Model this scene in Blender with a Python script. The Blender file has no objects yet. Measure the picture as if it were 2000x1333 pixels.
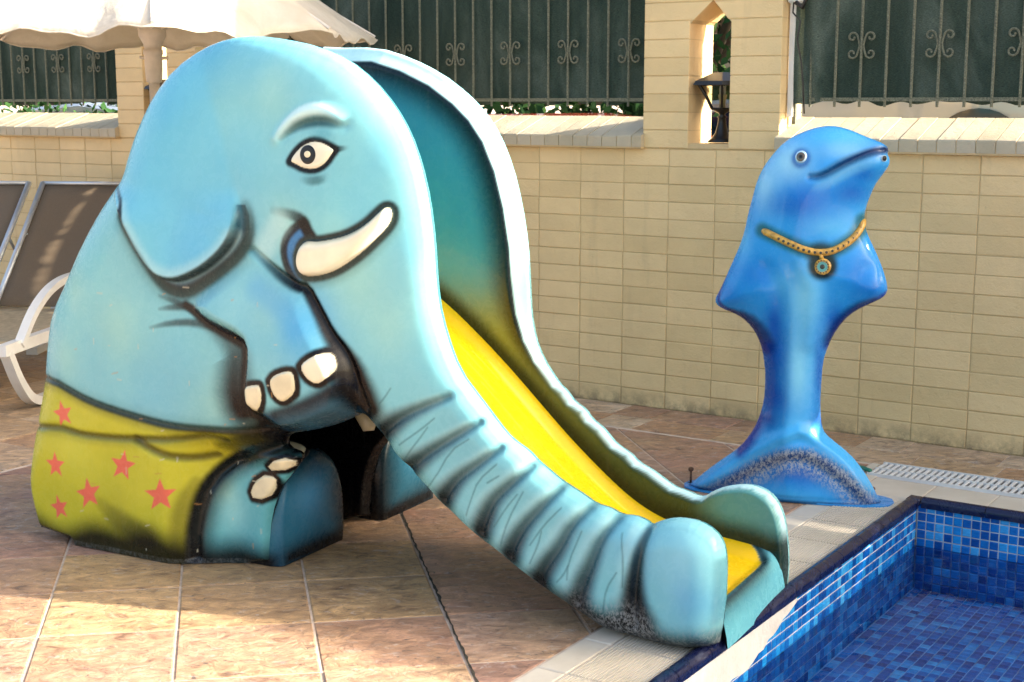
import bpy, math, random
import numpy as np
from mathutils import Vector, Matrix
random.seed(7); np.random.seed(7)
R = math.radians
scene = bpy.context.scene
col = scene.collection

# ---------------------------------------------------------------- camera, world, sun, exposure
FPX, PITCH, CAMH = 2778.0, R(9.52), 1.5          # focal length in photo pixels, downward tilt, eye height
cam_d = bpy.data.cameras.new('camera'); cam = bpy.data.objects.new('camera', cam_d); col.objects.link(cam)
cam.location = (0, 0, CAMH); cam.rotation_euler = (R(90) - PITCH, 0, 0)
cam_d.sensor_width = 36; cam_d.lens = FPX / 2000 * 36; cam_d.clip_end = 3000; cam_d.clip_start = .05
cam_d.dof.use_dof = True; cam_d.dof.focus_distance = 4.6; cam_d.dof.aperture_fstop = 14
scene.camera = cam

W_TH = R(33.5)
UP = np.array([math.sin(W_TH), math.cos(W_TH)])     # unit vector towards the boundary wall
WR = np.array([math.cos(W_TH), -math.sin(W_TH)])    # unit vector along the wall, to the right
WALL_D = 6.177
def wp(w, u, z=0.0):                                # (along the wall, towards the wall, height) -> world
    return (WR[0]*w + UP[0]*u, WR[1]*w + UP[1]*u, z)

SUN_AZ_FROM_NORMAL, SUN_EL = R(62), R(24)
sh = UP*math.cos(SUN_AZ_FROM_NORMAL) + WR*math.sin(SUN_AZ_FROM_NORMAL)
sun_dir = Vector((sh[0]*math.cos(SUN_EL), sh[1]*math.cos(SUN_EL), math.sin(SUN_EL)))
world = bpy.data.worlds.new('World'); scene.world = world; world.use_nodes = True
wn = world.node_tree.nodes; wl = world.node_tree.links
sky = wn.new('ShaderNodeTexSky'); sky.sky_type = 'NISHITA'; sky.sun_disc = False
sky.sun_elevation = SUN_EL; sky.sun_rotation = math.atan2(sh[0], sh[1]); sky.air_density = 1.0; sky.dust_density = 6.0; sky.ozone_density = 0.3
wl.new(sky.outputs[0], wn['Background'].inputs[0]); wn['Background'].inputs[1].default_value = 0.14
sd = bpy.data.lights.new('sun', 'SUN'); sd.energy = 4.6; sd.angle = R(0.8); sd.color = (1, .93, .82)
so = bpy.data.objects.new('sun', sd); col.objects.link(so); so.rotation_euler = sun_dir.to_track_quat('Z', 'Y').to_euler()
vs = scene.view_settings; vs.view_transform = 'Standard'; vs.look = 'None'; vs.gamma = 1; vs.use_curve_mapping = False
vs.exposure = 1.9
scene.cycles.max_bounces = 8; scene.cycles.transparent_max_bounces = 12

# ---------------------------------------------------------------- measuring helpers
def ray(x, y):
    u = (x-1000)/FPX; v = (666.5-y)/FPX
    return np.array([u, math.cos(PITCH)+v*math.sin(PITCH), -math.sin(PITCH)+v*math.cos(PITCH)])
CAM = np.array([0, 0, CAMH])
def on_plane(x, y, p0, n):                          # photo point -> point of a vertical plane
    r = ray(x, y); p0 = np.array([p0[0], p0[1], 0]); n = np.array([n[0], n[1], 0])
    return CAM + r*(((p0-CAM)@n)/(r@n))
def on_ground(x, y, z=0):
    r = ray(x, y); return CAM + r*((z-CAMH)/r[2])

# ---------------------------------------------------------------- materials
def nodes(name):
    m = bpy.data.materials.new(name); m.use_nodes = True
    nt = m.node_tree; b = nt.nodes['Principled BSDF']
    return m, nt, b
def N(nt, kind, **kw):
    n = nt.nodes.new(kind)
    for k, v in kw.items():
        if k in n.inputs: n.inputs[k].default_value = v
        else: setattr(n, k, v)
    return n
def coords(nt, scale=(1, 1, 1), rot=(0, 0, 0), gen='Object'):
    tc = N(nt, 'ShaderNodeTexCoord'); mp = N(nt, 'ShaderNodeMapping')
    mp.inputs['Scale'].default_value = scale; mp.inputs['Rotation'].default_value = rot
    nt.links.new(tc.outputs[gen], mp.inputs[0]); return mp.outputs[0]
def world_pos(nt, scale=(1, 1, 1), rot=(0, 0, 0)):
    g = N(nt, 'ShaderNodeNewGeometry'); mp = N(nt, 'ShaderNodeMapping')
    mp.inputs['Scale'].default_value = scale; mp.inputs['Rotation'].default_value = rot
    nt.links.new(g.outputs['Position'], mp.inputs[0]); return mp.outputs[0]
def noise(nt, vec, scale, detail=4, rough=.55, dist=0):
    n = N(nt, 'ShaderNodeTexNoise'); n.inputs['Scale'].default_value = scale; n.inputs['Detail'].default_value = detail
    n.inputs['Roughness'].default_value = rough; n.inputs['Distortion'].default_value = dist
    nt.links.new(vec, n.inputs['Vector']); return n.outputs['Fac']
def ramp(nt, fac, stops):
    r = N(nt, 'ShaderNodeValToRGB'); e = r.color_ramp.elements
    while len(e) < len(stops): e.new(.5)
    for i, (p, c) in enumerate(stops):
        e[i].position = p; e[i].color = (c if len(c) == 4 else (*c, 1)) if hasattr(c, '__len__') else (c, c, c, 1)
    nt.links.new(fac, r.inputs[0]); return r.outputs[0]
def mixc(nt, fac, a, b, mode='MIX'):
    m = N(nt, 'ShaderNodeMix'); m.data_type = 'RGBA'; m.blend_type = mode
    for sock, v in ((m.inputs[0], fac), (m.inputs[6], a), (m.inputs[7], b)):
        if hasattr(v, 'is_output') or hasattr(v, 'links') : nt.links.new(v, sock)
        elif isinstance(v, (int, float)): sock.default_value = v
        else: sock.default_value = (*v, 1) if len(v) == 3 else v
    return m.outputs[2]
def bump(nt, b, h, strength=.3, dist=.01):
    n = N(nt, 'ShaderNodeBump'); n.inputs['Strength'].default_value = strength; n.inputs['Distance'].default_value = dist
    nt.links.new(h, n.inputs['Height']); nt.links.new(n.outputs[0], b.inputs['Normal']); return n
def simple(name, c, rough=.5, metal=0, var=.12, nscale=8, bmp=0, coat=0, bscale=60):
    m, nt, b = nodes(name)
    v = coords(nt); f = noise(nt, v, nscale)
    c2 = tuple(max(0, x*(1-var*2)) for x in c); c3 = tuple(min(1, x*(1+var)) for x in c)
    nt.links.new(ramp(nt, f, [(.3, c2), (.7, c3)]), b.inputs['Base Color'])
    b.inputs['Roughness'].default_value = rough; b.inputs['Metallic'].default_value = metal; b.inputs['Coat Weight'].default_value = coat
    if bmp: bump(nt, b, noise(nt, v, bscale), bmp, .004)
    return m

def paint_material(name, rough=.25, coat=.10, worn=(.44, .45, .44)):
    m, nt, b = nodes(name)
    at = N(nt, 'ShaderNodeAttribute'); at.attribute_name = 'paint'
    v = world_pos(nt)
    cloud = noise(nt, v, 5, 5, .6)
    c = mixc(nt, 1.0, at.outputs['Color'], ramp(nt, cloud, [(.3, (.9, .93, .95)), (.7, (1.06, 1.03, 1.0))]), 'MULTIPLY')
    # fine vertical brush streaks and scuffs of the weathered gelcoat
    vs_ = world_pos(nt, (90, 90, 5)); st = noise(nt, vs_, 1, 3, .6)
    c = mixc(nt, ramp(nt, st, [(.55, 0), (.8, .035)]), c, worn)
    w2 = world_pos(nt, (26, 26, 26)); sc = noise(nt, w2, 1, 6, .75, .6)
    at2 = N(nt, 'ShaderNodeAttribute'); at2.attribute_name = 'wear'
    mul = N(nt, 'ShaderNodeMath', operation='MULTIPLY'); nt.links.new(ramp(nt, noise(nt, world_pos(nt, (110, 110, 75)), 1, 9, .8), [(.46, 0), (.56, .9)]), mul.inputs[0]); nt.links.new(at2.outputs['Fac'], mul.inputs[1])
    c = mixc(nt, mul.outputs[0], c, worn)
    nt.links.new(c, b.inputs['Base Color'])
    rr = ramp(nt, sc, [(.3, rough*.75), (.75, rough*1.5)])
    addm = N(nt, 'ShaderNodeMath', operation='ADD'); nt.links.new(rr, addm.inputs[0]); ml = N(nt, 'ShaderNodeMath', operation='MULTIPLY'); nt.links.new(at2.outputs['Fac'], ml.inputs[0]); ml.inputs[1].default_value = .4; nt.links.new(ml.outputs[0], addm.inputs[1])
    nt.links.new(addm.outputs[0], b.inputs['Roughness'])
    b.inputs['Coat Weight'].default_value = coat; b.inputs['Coat Roughness'].default_value = .05; b.inputs['Specular IOR Level'].default_value = .2
    h1 = noise(nt, world_pos(nt), 9, 2, .5); bump(nt, b, h1, .12, .02)
    return m

def stone_material(name, stretch_rot):
    m, nt, b = nodes(name)
    oi = N(nt, 'ShaderNodeObjectInfo')
    rr_ = N(nt, 'ShaderNodeMath', operation='MULTIPLY'); nt.links.new(oi.outputs['Random'], rr_.inputs[0]); rr_.inputs[1].default_value = 60
    def per_stone(sock):                             # every stone is cut from another place of the slate
        a_ = N(nt, 'ShaderNodeVectorMath', operation='ADD'); nt.links.new(sock, a_.inputs[0]); nt.links.new(rr_.outputs[0], a_.inputs[1]); return a_.outputs[0]
    v = per_stone(world_pos(nt, (10, 16, 10), (0, 0, stretch_rot))); w = per_stone(world_pos(nt))
    n1 = noise(nt, v, 1.0, 8, .62, 1.4); n2 = noise(nt, w, 2.2, 4, .6); n3 = noise(nt, w, 140, 3, .6)
    c = mixc(nt, ramp(nt, n2, [(.35, 0), (.68, .75)]), oi.outputs['Color'], (.42, .27, .14))
    c = mixc(nt, 1.0, c, ramp(nt, n1, [(.30, (.40, .34, .34)), (.43, (.82, .79, .78)), (.56, (1.05, 1.03, 1.0)), (.68, (1.35, 1.32, 1.28))]), 'MULTIPLY')
    vein = noise(nt, per_stone(world_pos(nt, (20, 42, 20), (0, 0, stretch_rot+.15))), 1, 6, .62, 2.2)
    c = mixc(nt, ramp(nt, vein, [(.60, 0), (.66, .8)]), c, (.09, .075, .065))
    c = mixc(nt, ramp(nt, noise(nt, per_stone(world_pos(nt, (12, 20, 12), (0, 0, stretch_rot))), 1.5, 8, .74, 1.0), [(.56, 0), (.68, .55)]), c, (.62, .56, .52))
    nt.links.new(c, b.inputs['Base Color'])
    nt.links.new(ramp(nt, n1, [(.3, .38), (.7, .62)]), b.inputs['Roughness'])
    # cleft relief: terraced layers with crisp broken edges, plus grain
    cl = noise(nt, per_stone(world_pos(nt, (10, 15, 10), (0, 0, stretch_rot-.2))), 1.5, 10, .66, .9)
    tz = N(nt, 'ShaderNodeMath', operation='SNAP'); nt.links.new(cl, tz.inputs[0]); tz.inputs[1].default_value = .045
    a0 = N(nt, 'ShaderNodeMath', operation='MULTIPLY_ADD'); nt.links.new(tz.outputs[0], a0.inputs[0]); a0.inputs[1].default_value = .9; nt.links.new(cl, a0.inputs[2])
    ad = N(nt, 'ShaderNodeMath', operation='MULTIPLY_ADD'); nt.links.new(n3, ad.inputs[0]); ad.inputs[1].default_value = .10; nt.links.new(a0.outputs[0], ad.inputs[2])
    bump(nt, b, ad.outputs[0], .8, .015)
    return m

def brick_material(name, c=(.76, .565, .285)):
    m, nt, b = nodes(name)
    w = world_pos(nt)
    g = noise(nt, w, 1.7, 5, .6); g2 = noise(nt, w, 38, 5, .65)
    cc = ramp(nt, g, [(.3, tuple(x*.86 for x in c)), (.7, tuple(min(1, x*1.06) for x in c))])
    oi = N(nt, 'ShaderNodeObjectInfo'); gi = N(nt, 'ShaderNodeNewGeometry')
    sm_ = N(nt, 'ShaderNodeMath', operation='ADD'); nt.links.new(oi.outputs['Random'], sm_.inputs[0]); nt.links.new(gi.outputs['Random Per Island'], sm_.inputs[1])
    fr_ = N(nt, 'ShaderNodeMath', operation='FRACT'); nt.links.new(sm_.outputs[0], fr_.inputs[0])
    cc = mixc(nt, 1.0, cc, ramp(nt, fr_.outputs[0], [(0, (.92, .91, .88)), (.5, (1, 1, 1)), (1, (1.05, 1.05, 1.07))]), 'MULTIPLY')
    dr_ = noise(nt, world_pos(nt, (9, 9, 1.1)), 1, 5, .65); cc = mixc(nt, ramp(nt, dr_, [(.58, 0), (.75, .3)]), cc, (.42, .31, .17))
    cc = mixc(nt, ramp(nt, g2, [(.68, 0), (.76, .4)]), cc, (.3, .22, .11))
    # dirt and flaking near the foot of the wall
    sp = N(nt, 'ShaderNodeSeparateXYZ'); nt.links.new(w, sp.inputs[0])
    f = ramp(nt, sp.outputs[2], [(0.0, .95), (.09, 0)])
    mu = N(nt, 'ShaderNodeMath', operation='MULTIPLY'); nt.links.new(f, mu.inputs[0]); nt.links.new(ramp(nt, noise(nt, w, 12, 5, .7), [(.38, 0), (.6, 1)]), mu.inputs[1])
    cc = mixc(nt, mu.outputs[0], cc, (.27, .2, .11))
    nt.links.new(cc, b.inputs['Base Color']); b.inputs['Roughness'].default_value = .62
    big_ = noise(nt, w, 14, 6, .7); fin_ = noise(nt, w, 120, 3, .6)
    ad_ = N(nt, 'ShaderNodeMath', operation='MULTIPLY_ADD'); nt.links.new(fin_, ad_.inputs[0]); ad_.inputs[1].default_value = .25; nt.links.new(big_, ad_.inputs[2])
    bump(nt, b, ad_.outputs[0], .85, .009)
    return m

M = {}
M['paint'] = paint_material('painted_gelcoat')
M['dolphin'] = paint_material('painted_gelcoat_blue', .25, .22)
M['brick'] = brick_material('cream_painted_brick')
M['mortar'] = brick_material('cream_painted_joint', (.60, .44, .22))
M['coping'] = brick_material('cream_painted_coping', (.48, .41, .28))
M['slate'] = stone_material('slate_tile', R(-20))
M['strip_stone'] = stone_material('strip_stone', R(30))
M['grout'] = simple('grout', (.60, .47, .36), .9, var=.15, nscale=20, bmp=.5)
M['black'] = simple('black_metal', (.012, .011, .01), .4)
M['bar'] = simple('netted_bar', (.16, .165, .11), .8, var=.3, nscale=150)
M['white_plastic'] = simple('white_plastic', (.72, .72, .7), .35, var=.05)
M['alu'] = simple('aluminium', (.62, .64, .66), .35, metal=.6, var=.05)
M['cream'] = simple('cream_enamel', (.76, .70, .46), .22, var=.08, nscale=14, coat=.5)
M['ivory'] = simple('ivory_enamel', (.78, .74, .54), .2, var=.06, nscale=10, coat=.5)
M['navy'] = None
M['glass'] = None

def make_navy():
    m, nt, b = nodes('navy_glaze')
    w = world_pos(nt, (30, 30, 30)); w2 = world_pos(nt, (14, 5, 14), (0, 0, R(-33.5)))
    n1 = noise(nt, w2, 1, 7, .75, .5)
    c = mixc(nt, ramp(nt, n1, [(.58, 0), (.76, .5)]), (.005, .008, .04), (.22, .28, .40))
    nt.links.new(c, b.inputs['Base Color']); nt.links.new(ramp(nt, n1, [(.45, .12), (.65, .6)]), b.inputs['Roughness'])
    bump(nt, b, noise(nt, w, 1, 3), .15, .003); return m
M['navy'] = make_navy()

def make_mosaic():
    m, nt, b = nodes('blue_mosaic')
    # every tile its own blue: hash of the tile's cell in the pool's own axes
    g = N(nt, 'ShaderNodeNewGeometry'); mp = N(nt, 'ShaderNodeMapping'); mp.vector_type = 'POINT'
    mp.inputs['Rotation'].default_value = (0, 0, W_TH)
    nt.links.new(g.outputs['Position'], mp.inputs[0])
    sc = N(nt, 'ShaderNodeVectorMath', operation='SCALE'); sc.inputs['Scale'].default_value = 1/.034
    nt.links.new(mp.outputs[0], sc.inputs[0])
    ad = N(nt, 'ShaderNodeVectorMath', operation='ADD'); ad.inputs[1].default_value = (.0, .0, .02); nt.links.new(sc.outputs[0], ad.inputs[0])
    fl = N(nt, 'ShaderNodeVectorMath', operation='FLOOR'); nt.links.new(ad.outputs[0], fl.inputs[0])
    wn_ = N(nt, 'ShaderNodeTexWhiteNoise'); wn_.noise_dimensions = '3D'; nt.links.new(fl.outputs[0], wn_.inputs['Vector'])
    c = ramp(nt, wn_.outputs['Value'], [(0, (.002, .055, .26)), (.35, (.004, .11, .42)), (.65, (.006, .18, .55)), (.85, (.015, .27, .66)), (1, (.07, .40, .76))])
    st = noise(nt, world_pos(nt, (40, 40, 200)), 1, 4, .6)
    c = mixc(nt, 1.0, c, ramp(nt, st, [(.3, (.75, .75, .8)), (.7, (1.25, 1.25, 1.15))]), 'MULTIPLY')
    nt.links.new(c, b.inputs['Base Color']); b.inputs['Roughness'].default_value = .2; b.inputs['Coat Weight'].default_value = .1
    bump(nt, b, noise(nt, world_pos(nt), 90, 2), .12, .003); return m
M['mosaic'] = make_mosaic()
M['pool_grout'] = simple('pool_grout', (.55, .58, .6), .8, var=.25, nscale=10)
M['pool_grout_wet'] = simple('pool_grout_wet', (.12, .32, .62), .6, var=.3, nscale=10)

def make_glass(name, tint, rough=0.0, gloss_ior=1.33, ripple=0):
    m, nt, b = nodes(name); nt.nodes.remove(b); out = nt.nodes['Material Output']
    tr = N(nt, 'ShaderNodeBsdfTransparent'); tr.inputs[0].default_value = (*tint, 1)
    gl = N(nt, 'ShaderNodeBsdfGlossy'); gl.inputs['Roughness'].default_value = rough
    fr = N(nt, 'ShaderNodeFresnel'); fr.inputs[0].default_value = gloss_ior
    mx = N(nt, 'ShaderNodeMixShader'); nt.links.new(fr.outputs[0], mx.inputs[0]); nt.links.new(tr.outputs[0], mx.inputs[1]); nt.links.new(gl.outputs[0], mx.inputs[2])
    if ripple:
        bp = N(nt, 'ShaderNodeBump'); bp.inputs['Strength'].default_value = ripple; bp.inputs['Distance'].default_value = .02
        nt.links.new(noise(nt, world_pos(nt), 9, 3, .5, .6), bp.inputs['Height'])
        nt.links.new(bp.outputs[0], gl.inputs['Normal']); nt.links.new(bp.outputs[0], fr.inputs['Normal'])
    nt.links.new(mx.outputs[0], out.inputs[0]); return m
M['water'] = make_glass('pool_water', (.80, .93, 1.0), .0, 1.25, .25)
M['glass'] = make_glass('lamp_glass', (.85, .83, .75), .05, 1.5)

def make_net():
    m, nt, b = nodes('shade_net'); out = nt.nodes['Material Output']
    w = world_pos(nt, (1, 1, 1))
    big = noise(nt, world_pos(nt, (3, 3, 1.5)), 1, 4, .6, .8); fine = noise(nt, world_pos(nt, (110, 110, 900)), 1, 2); fine2 = noise(nt, world_pos(nt, (500, 500, 60)), 1, 2)
    c = ramp(nt, big, [(.3, (.018, .033, .025)), (.5, (.036, .055, .042)), (.75, (.10, .125, .10))])
    c = mixc(nt, .8, c, ramp(nt, fine, [(.3, .45), (.7, 1.7)]), 'MULTIPLY')
    nt.links.new(c, b.inputs['Base Color']); b.inputs['Roughness'].default_value = .9; b.inputs['Specular IOR Level'].default_value = .15
    ad = N(nt, 'ShaderNodeMath', operation='ADD'); nt.links.new(fine, ad.inputs[0]); nt.links.new(fine2, ad.inputs[1])
    bump(nt, b, ad.outputs[0], .5, .002)
    tr = N(nt, 'ShaderNodeBsdfTransparent'); tr.inputs[0].default_value = (.55, .75, .65, 1)
    mx = N(nt, 'ShaderNodeMixShader'); mx.inputs[0].default_value = .985
    nt.links.new(tr.outputs[0], mx.inputs[1]); nt.links.new(b.outputs[0], mx.inputs[2]); nt.links.new(mx.outputs[0], out.inputs[0]); return m
M['net'] = make_net()

def make_canvas():
    m, nt, b = nodes('parasol_canvas'); out = nt.nodes['Material Output']
    n1 = noise(nt, world_pos(nt), 4, 6, .65, .8)
    c = ramp(nt, n1, [(.3, (.60, .54, .42)), (.6, (.76, .71, .60))])
    nt.links.new(c, b.inputs['Base Color']); b.inputs['Roughness'].default_value = .8
    tl = N(nt, 'ShaderNodeBsdfTranslucent'); tl.inputs[0].default_value = (.8, .62, .36, 1)
    mx = N(nt, 'ShaderNodeMixShader'); mx.inputs[0].default_value = .22
    nt.links.new(b.outputs[0], mx.inputs[1]); nt.links.new(tl.outputs[0], mx.inputs[2]); nt.links.new(mx.outputs[0], out.inputs[0])
    bump(nt, b, noise(nt, world_pos(nt, (5, 5, 2)), 2, 4), .4, .03); return m
M['canvas'] = make_canvas()

# ---------------------------------------------------------------- object helpers
def mesh_obj(name, verts, faces, mat, parent=None, smooth=False, cols=None, wear=None):
    me = bpy.data.meshes.new(name)
    v = np.asarray(verts, dtype=np.float64)
    me.from_pydata([tuple(x) for x in v], [], [tuple(int(i) for i in f) for f in faces]) if not isinstance(faces, np.ndarray) else fast(me, v, faces)
    me.materials.append(mat)
    if smooth: me.polygons.foreach_set('use_smooth', np.ones(len(me.polygons), dtype=bool))
    if cols is not None:
        a = me.color_attributes.new('paint', 'FLOAT_COLOR', 'POINT')
        c4 = np.ones((len(v), 4), dtype=np.float32); c4[:, :3] = cols; a.data.foreach_set('color', c4.ravel())
        wr = me.attributes.new('wear', 'FLOAT', 'POINT'); wr.data.foreach_set('value', (np.zeros(len(v)) if wear is None else wear).astype(np.float32))
    me.update()
    o = bpy.data.objects.new(name, me); col.objects.link(o)
    if parent is not None: o.parent = parent
    return o
def fast(me, v, f):
    me.vertices.add(len(v)); me.vertices.foreach_set('co', v.astype(np.float32).ravel())
    k = f.shape[1]
    me.loops.add(f.size); me.loops.foreach_set('vertex_index', f.astype(np.int32).ravel())
    me.polygons.add(len(f)); me.polygons.foreach_set('loop_start', np.arange(0, f.size, k, dtype=np.int32)); me.polygons.foreach_set('loop_total', np.full(len(f), k, dtype=np.int32))
    me.update(calc_edges=True); me.validate()
def tag(o, label=None, cat=None, group=None, kind=None):
    for k, v in (('label', label), ('category', cat), ('group', group), ('kind', kind)):
        if v: o[k] = v
    return o
def thing(name, label, cat, loc=(0, 0, 0), rz=0, group=None):
    o = bpy.data.objects.new(name, None); col.objects.link(o); o.location = loc; o.rotation_euler = (0, 0, rz)
    return tag(o, label, cat, group)
class MB:                                            # collects boxes, tubes and prisms into ONE mesh
    def __init__(s): s.v = []; s.f = []
    def add(s, v, f):
        b = len(s.v); s.v += [tuple(x) for x in v]; s.f += [tuple(i+b for i in q) for q in f]; return s
    def box(s, a, b, tf=None, bev=0):
        x0, y0, z0 = a; x1, y1, z1 = b
        if bev:                                      # chamfered all round
            vs_, fs = chamfer_box(x0, y0, z0, x1, y1, z1, bev)
        else:
            vs_ = [(x, y, z) for x in (x0, x1) for y in (y0, y1) for z in (z0, z1)]
            fs = [(0, 1, 3, 2), (4, 6, 7, 5), (0, 4, 5, 1), (2, 3, 7, 6), (0, 2, 6, 4), (1, 5, 7, 3)]
        if tf: vs_ = [tf(*p) for p in vs_]
        return s.add(vs_, fs)
    def tube(s, pts, rad, n=8, closed=False, flat=None):
        pts = [Vector(p) for p in pts]; rings = []; m_ = len(pts)
        if not hasattr(rad, '__len__'): rad = [rad]*m_
        prev = None
        for i, p in enumerate(pts):
            if closed: d = pts[(i+1) % m_]-pts[i-1]
            else: d = pts[min(i+1, m_-1)]-pts[max(i-1, 0)]
            d.normalize()
            if prev is None:
                ref = Vector((0, 0, 1)) if abs(d.z) < .9 else Vector((1, 0, 0)); x = d.cross(ref).normalized()
            else: x = (prev - d*prev.dot(d)).normalized()
            prev = x; y = d.cross(x)
            fa = flat or (1, 1)
            rings.append([p + (x*math.cos(2*math.pi*k/n)*fa[0] + y*math.sin(2*math.pi*k/n)*fa[1])*rad[i] for k in range(n)])
        v = [q for r_ in rings for q in r_]; f = []
        for i in range(m_ if closed else m_-1):
            j = (i+1) % m_
            for k in range(n): f.append((i*n+k, i*n+(k+1) % n, j*n+(k+1) % n, j*n+k))
        if not closed: f.append(tuple(range(n-1, -1, -1))); f.append(tuple((m_-1)*n+k for k in range(n)))
        return s.add(v, f)
    def prism(s, poly, d0, d1, tf):                  # 2D polygon extruded between depths d0, d1; tf(a, b, d)
        n = len(poly)
        v = [tf(a, b, d0) for a, b in poly] + [tf(a, b, d1) for a, b in poly]
        f = [tuple(range(n-1, -1, -1)), tuple(range(n, 2*n))] + [(i, (i+1) % n, n+(i+1) % n, n+i) for i in range(n)]
        return s.add(v, f)
    def lathe(s, prof, c, n=16):
        v = []; f = []
        for r_, z in prof:
            for k in range(n): v.append((c[0]+r_*math.cos(2*math.pi*k/n), c[1]+r_*math.sin(2*math.pi*k/n), c[2]+z))
        for i in range(len(prof)-1):
            for k in range(n): f.append((i*n+k, i*n+(k+1) % n, (i+1)*n+(k+1) % n, (i+1)*n+k))
        f.append(tuple(range(n-1, -1, -1))); f.append(tuple((len(prof)-1)*n+k for k in range(n)))
        return s.add(v, f)
    def build(s, name, mat, parent=None, smooth=False): return mesh_obj(name, s.v, s.f, mat, parent, smooth)
def chamfer_box(x0, y0, z0, x1, y1, z1, b):
    v = []; idx = {}
    for ax in range(3):
        for sx in (0, 1):
            for sy in (0, 1):
                for sz in (0, 1):
                    s_ = (sx, sy, sz); p = []
                    for k, (lo, hi) in enumerate(((x0, x1), (y0, y1), (z0, z1))):
                        q = hi if s_[k] else lo
                        if k != ax: q += -b if s_[k] else b
                        p.append(q)
                    idx[(ax, s_)] = len(v); v.append(tuple(p))
    f = []
    for ax in range(3):
        o = [k for k in range(3) if k != ax]
        for sd_ in (0, 1):
            q = []
            for c0, c1 in ((0, 0), (1, 0), (1, 1), (0, 1)):
                s_ = [0, 0, 0]; s_[ax] = sd_; s_[o[0]] = c0; s_[o[1]] = c1; q.append(idx[(ax, tuple(s_))])
            f.append(tuple(q))
        for c0 in (0, 1):
            for c1 in (0, 1):
                s0 = [0, 0, 0]; s0[o[0]] = c0; s0[o[1]] = c1; s1 = list(s0); s1[ax] = 1
                f.append((idx[(o[0], tuple(s0))], idx[(o[0], tuple(s1))], idx[(o[1], tuple(s1))], idx[(o[1], tuple(s0))]))
    for s_ in [(a, b_, c) for a in (0, 1) for b_ in (0, 1) for c in (0, 1)]:
        f.append((idx[(0, s_)], idx[(1, s_)], idx[(2, s_)]))
    return v, f
def WP(w, u, z): return wp(w, u, z)
def obj_share(name, me, parent, loc=(0, 0, 0), rz=0):
    o = bpy.data.objects.new(name, me); col.objects.link(o); o.location = loc; o.rotation_euler = (0, 0, rz); o.parent = parent; return o
def fix_normals(o):
    import bmesh
    bm = bmesh.new(); bm.from_mesh(o.data); bmesh.ops.recalc_face_normals(bm, faces=bm.faces); bm.to_mesh(o.data); bm.free()

# ================================================================ THE SETTING
mb = MB()                                            # ground sheet with the pool's hole
P0, P1, Q0, Q1 = -1.61, 2.2, 1.2, 5.22               # pool extent (w, u)
B = 600
for (w0, w1, u0, u1) in ((-B, P0, -B, B), (P1, B, -B, B), (P0, P1, -B, Q0), (P0, P1, Q1, B)):
    mb.add([wp(w0, u0, -.0035), wp(w1, u0, -.0035), wp(w1, u1, -.0035), wp(w0, u1, -.0035)], [(0, 1, 2, 3)])
tag(mb.build('ground', M['grout']), kind='structure')

deck = thing('pool_deck', None, None); deck['kind'] = 'structure'
def clip(poly, a, b, c):                             # keep a*x+b*y<=c
    out = []
    for i in range(len(poly)):
        p, q = poly[i], poly[(i+1) % len(poly)]
        fp, fq = a*p[0]+b*p[1]-c, a*q[0]+b*q[1]-c
        if fp <= 0: out.append(p)
        if fp*fq < 0:
            t = fp/(fp-fq); out.append((p[0]+(q[0]-p[0])*t, p[1]+(q[1]-p[1])*t))
    return out
def inset(poly, d):
    cx = sum(p[0] for p in poly)/len(poly); cy = sum(p[1] for p in poly)/len(poly); out = []; n = len(poly)
    for i in range(n):
        p0, p, p1 = poly[i-1], poly[i], poly[(i+1) % n]
        a = Vector((p[0]-p0[0], p[1]-p0[1])); b = Vector((p1[0]-p[0], p1[1]-p[1]))
        if a.length < 1e-6 or b.length < 1e-6: return None
        a.normalize(); b.normalize(); na = Vector((-a.y, a.x)); nb = Vector((-b.y, b.x)); k = na+nb
        k = k/max(.3, k.dot(na)); out.append((p[0]+k.x*d, p[1]+k.y*d))
    return out
def area(p): return .5*sum(p[i][0]*p[(i+1) % len(p)][1]-p[(i+1) % len(p)][0]*p[i][1] for i in range(len(p)))
def floor_piece(name, poly, mat, color, z=0.0, gap=.003, jit=.0012):
    if len(poly) < 3 or abs(area(poly)) < .002: return
    if area(poly) < 0: poly = poly[::-1]
    p1 = inset(poly, gap); 
    if not p1: return
    p2 = inset(poly, gap+.004)
    zz = z + random.uniform(-jit, jit); n = len(poly)
    v = [(x, y, z-.006) for x, y in p1] + [(x, y, zz-.0025) for x, y in p1] + [(x, y, zz) for x, y in p2]
    f = [(i, (i+1) % n, n+(i+1) % n, n+i) for i in range(n)] + [(n+i, n+(i+1) % n, 2*n+(i+1) % n, 2*n+i) for i in range(n)] + [tuple(range(2*n, 3*n))]
    o = mesh_obj(name, v, f, mat, deck); o.color = (*color, 1)
    return o
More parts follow.
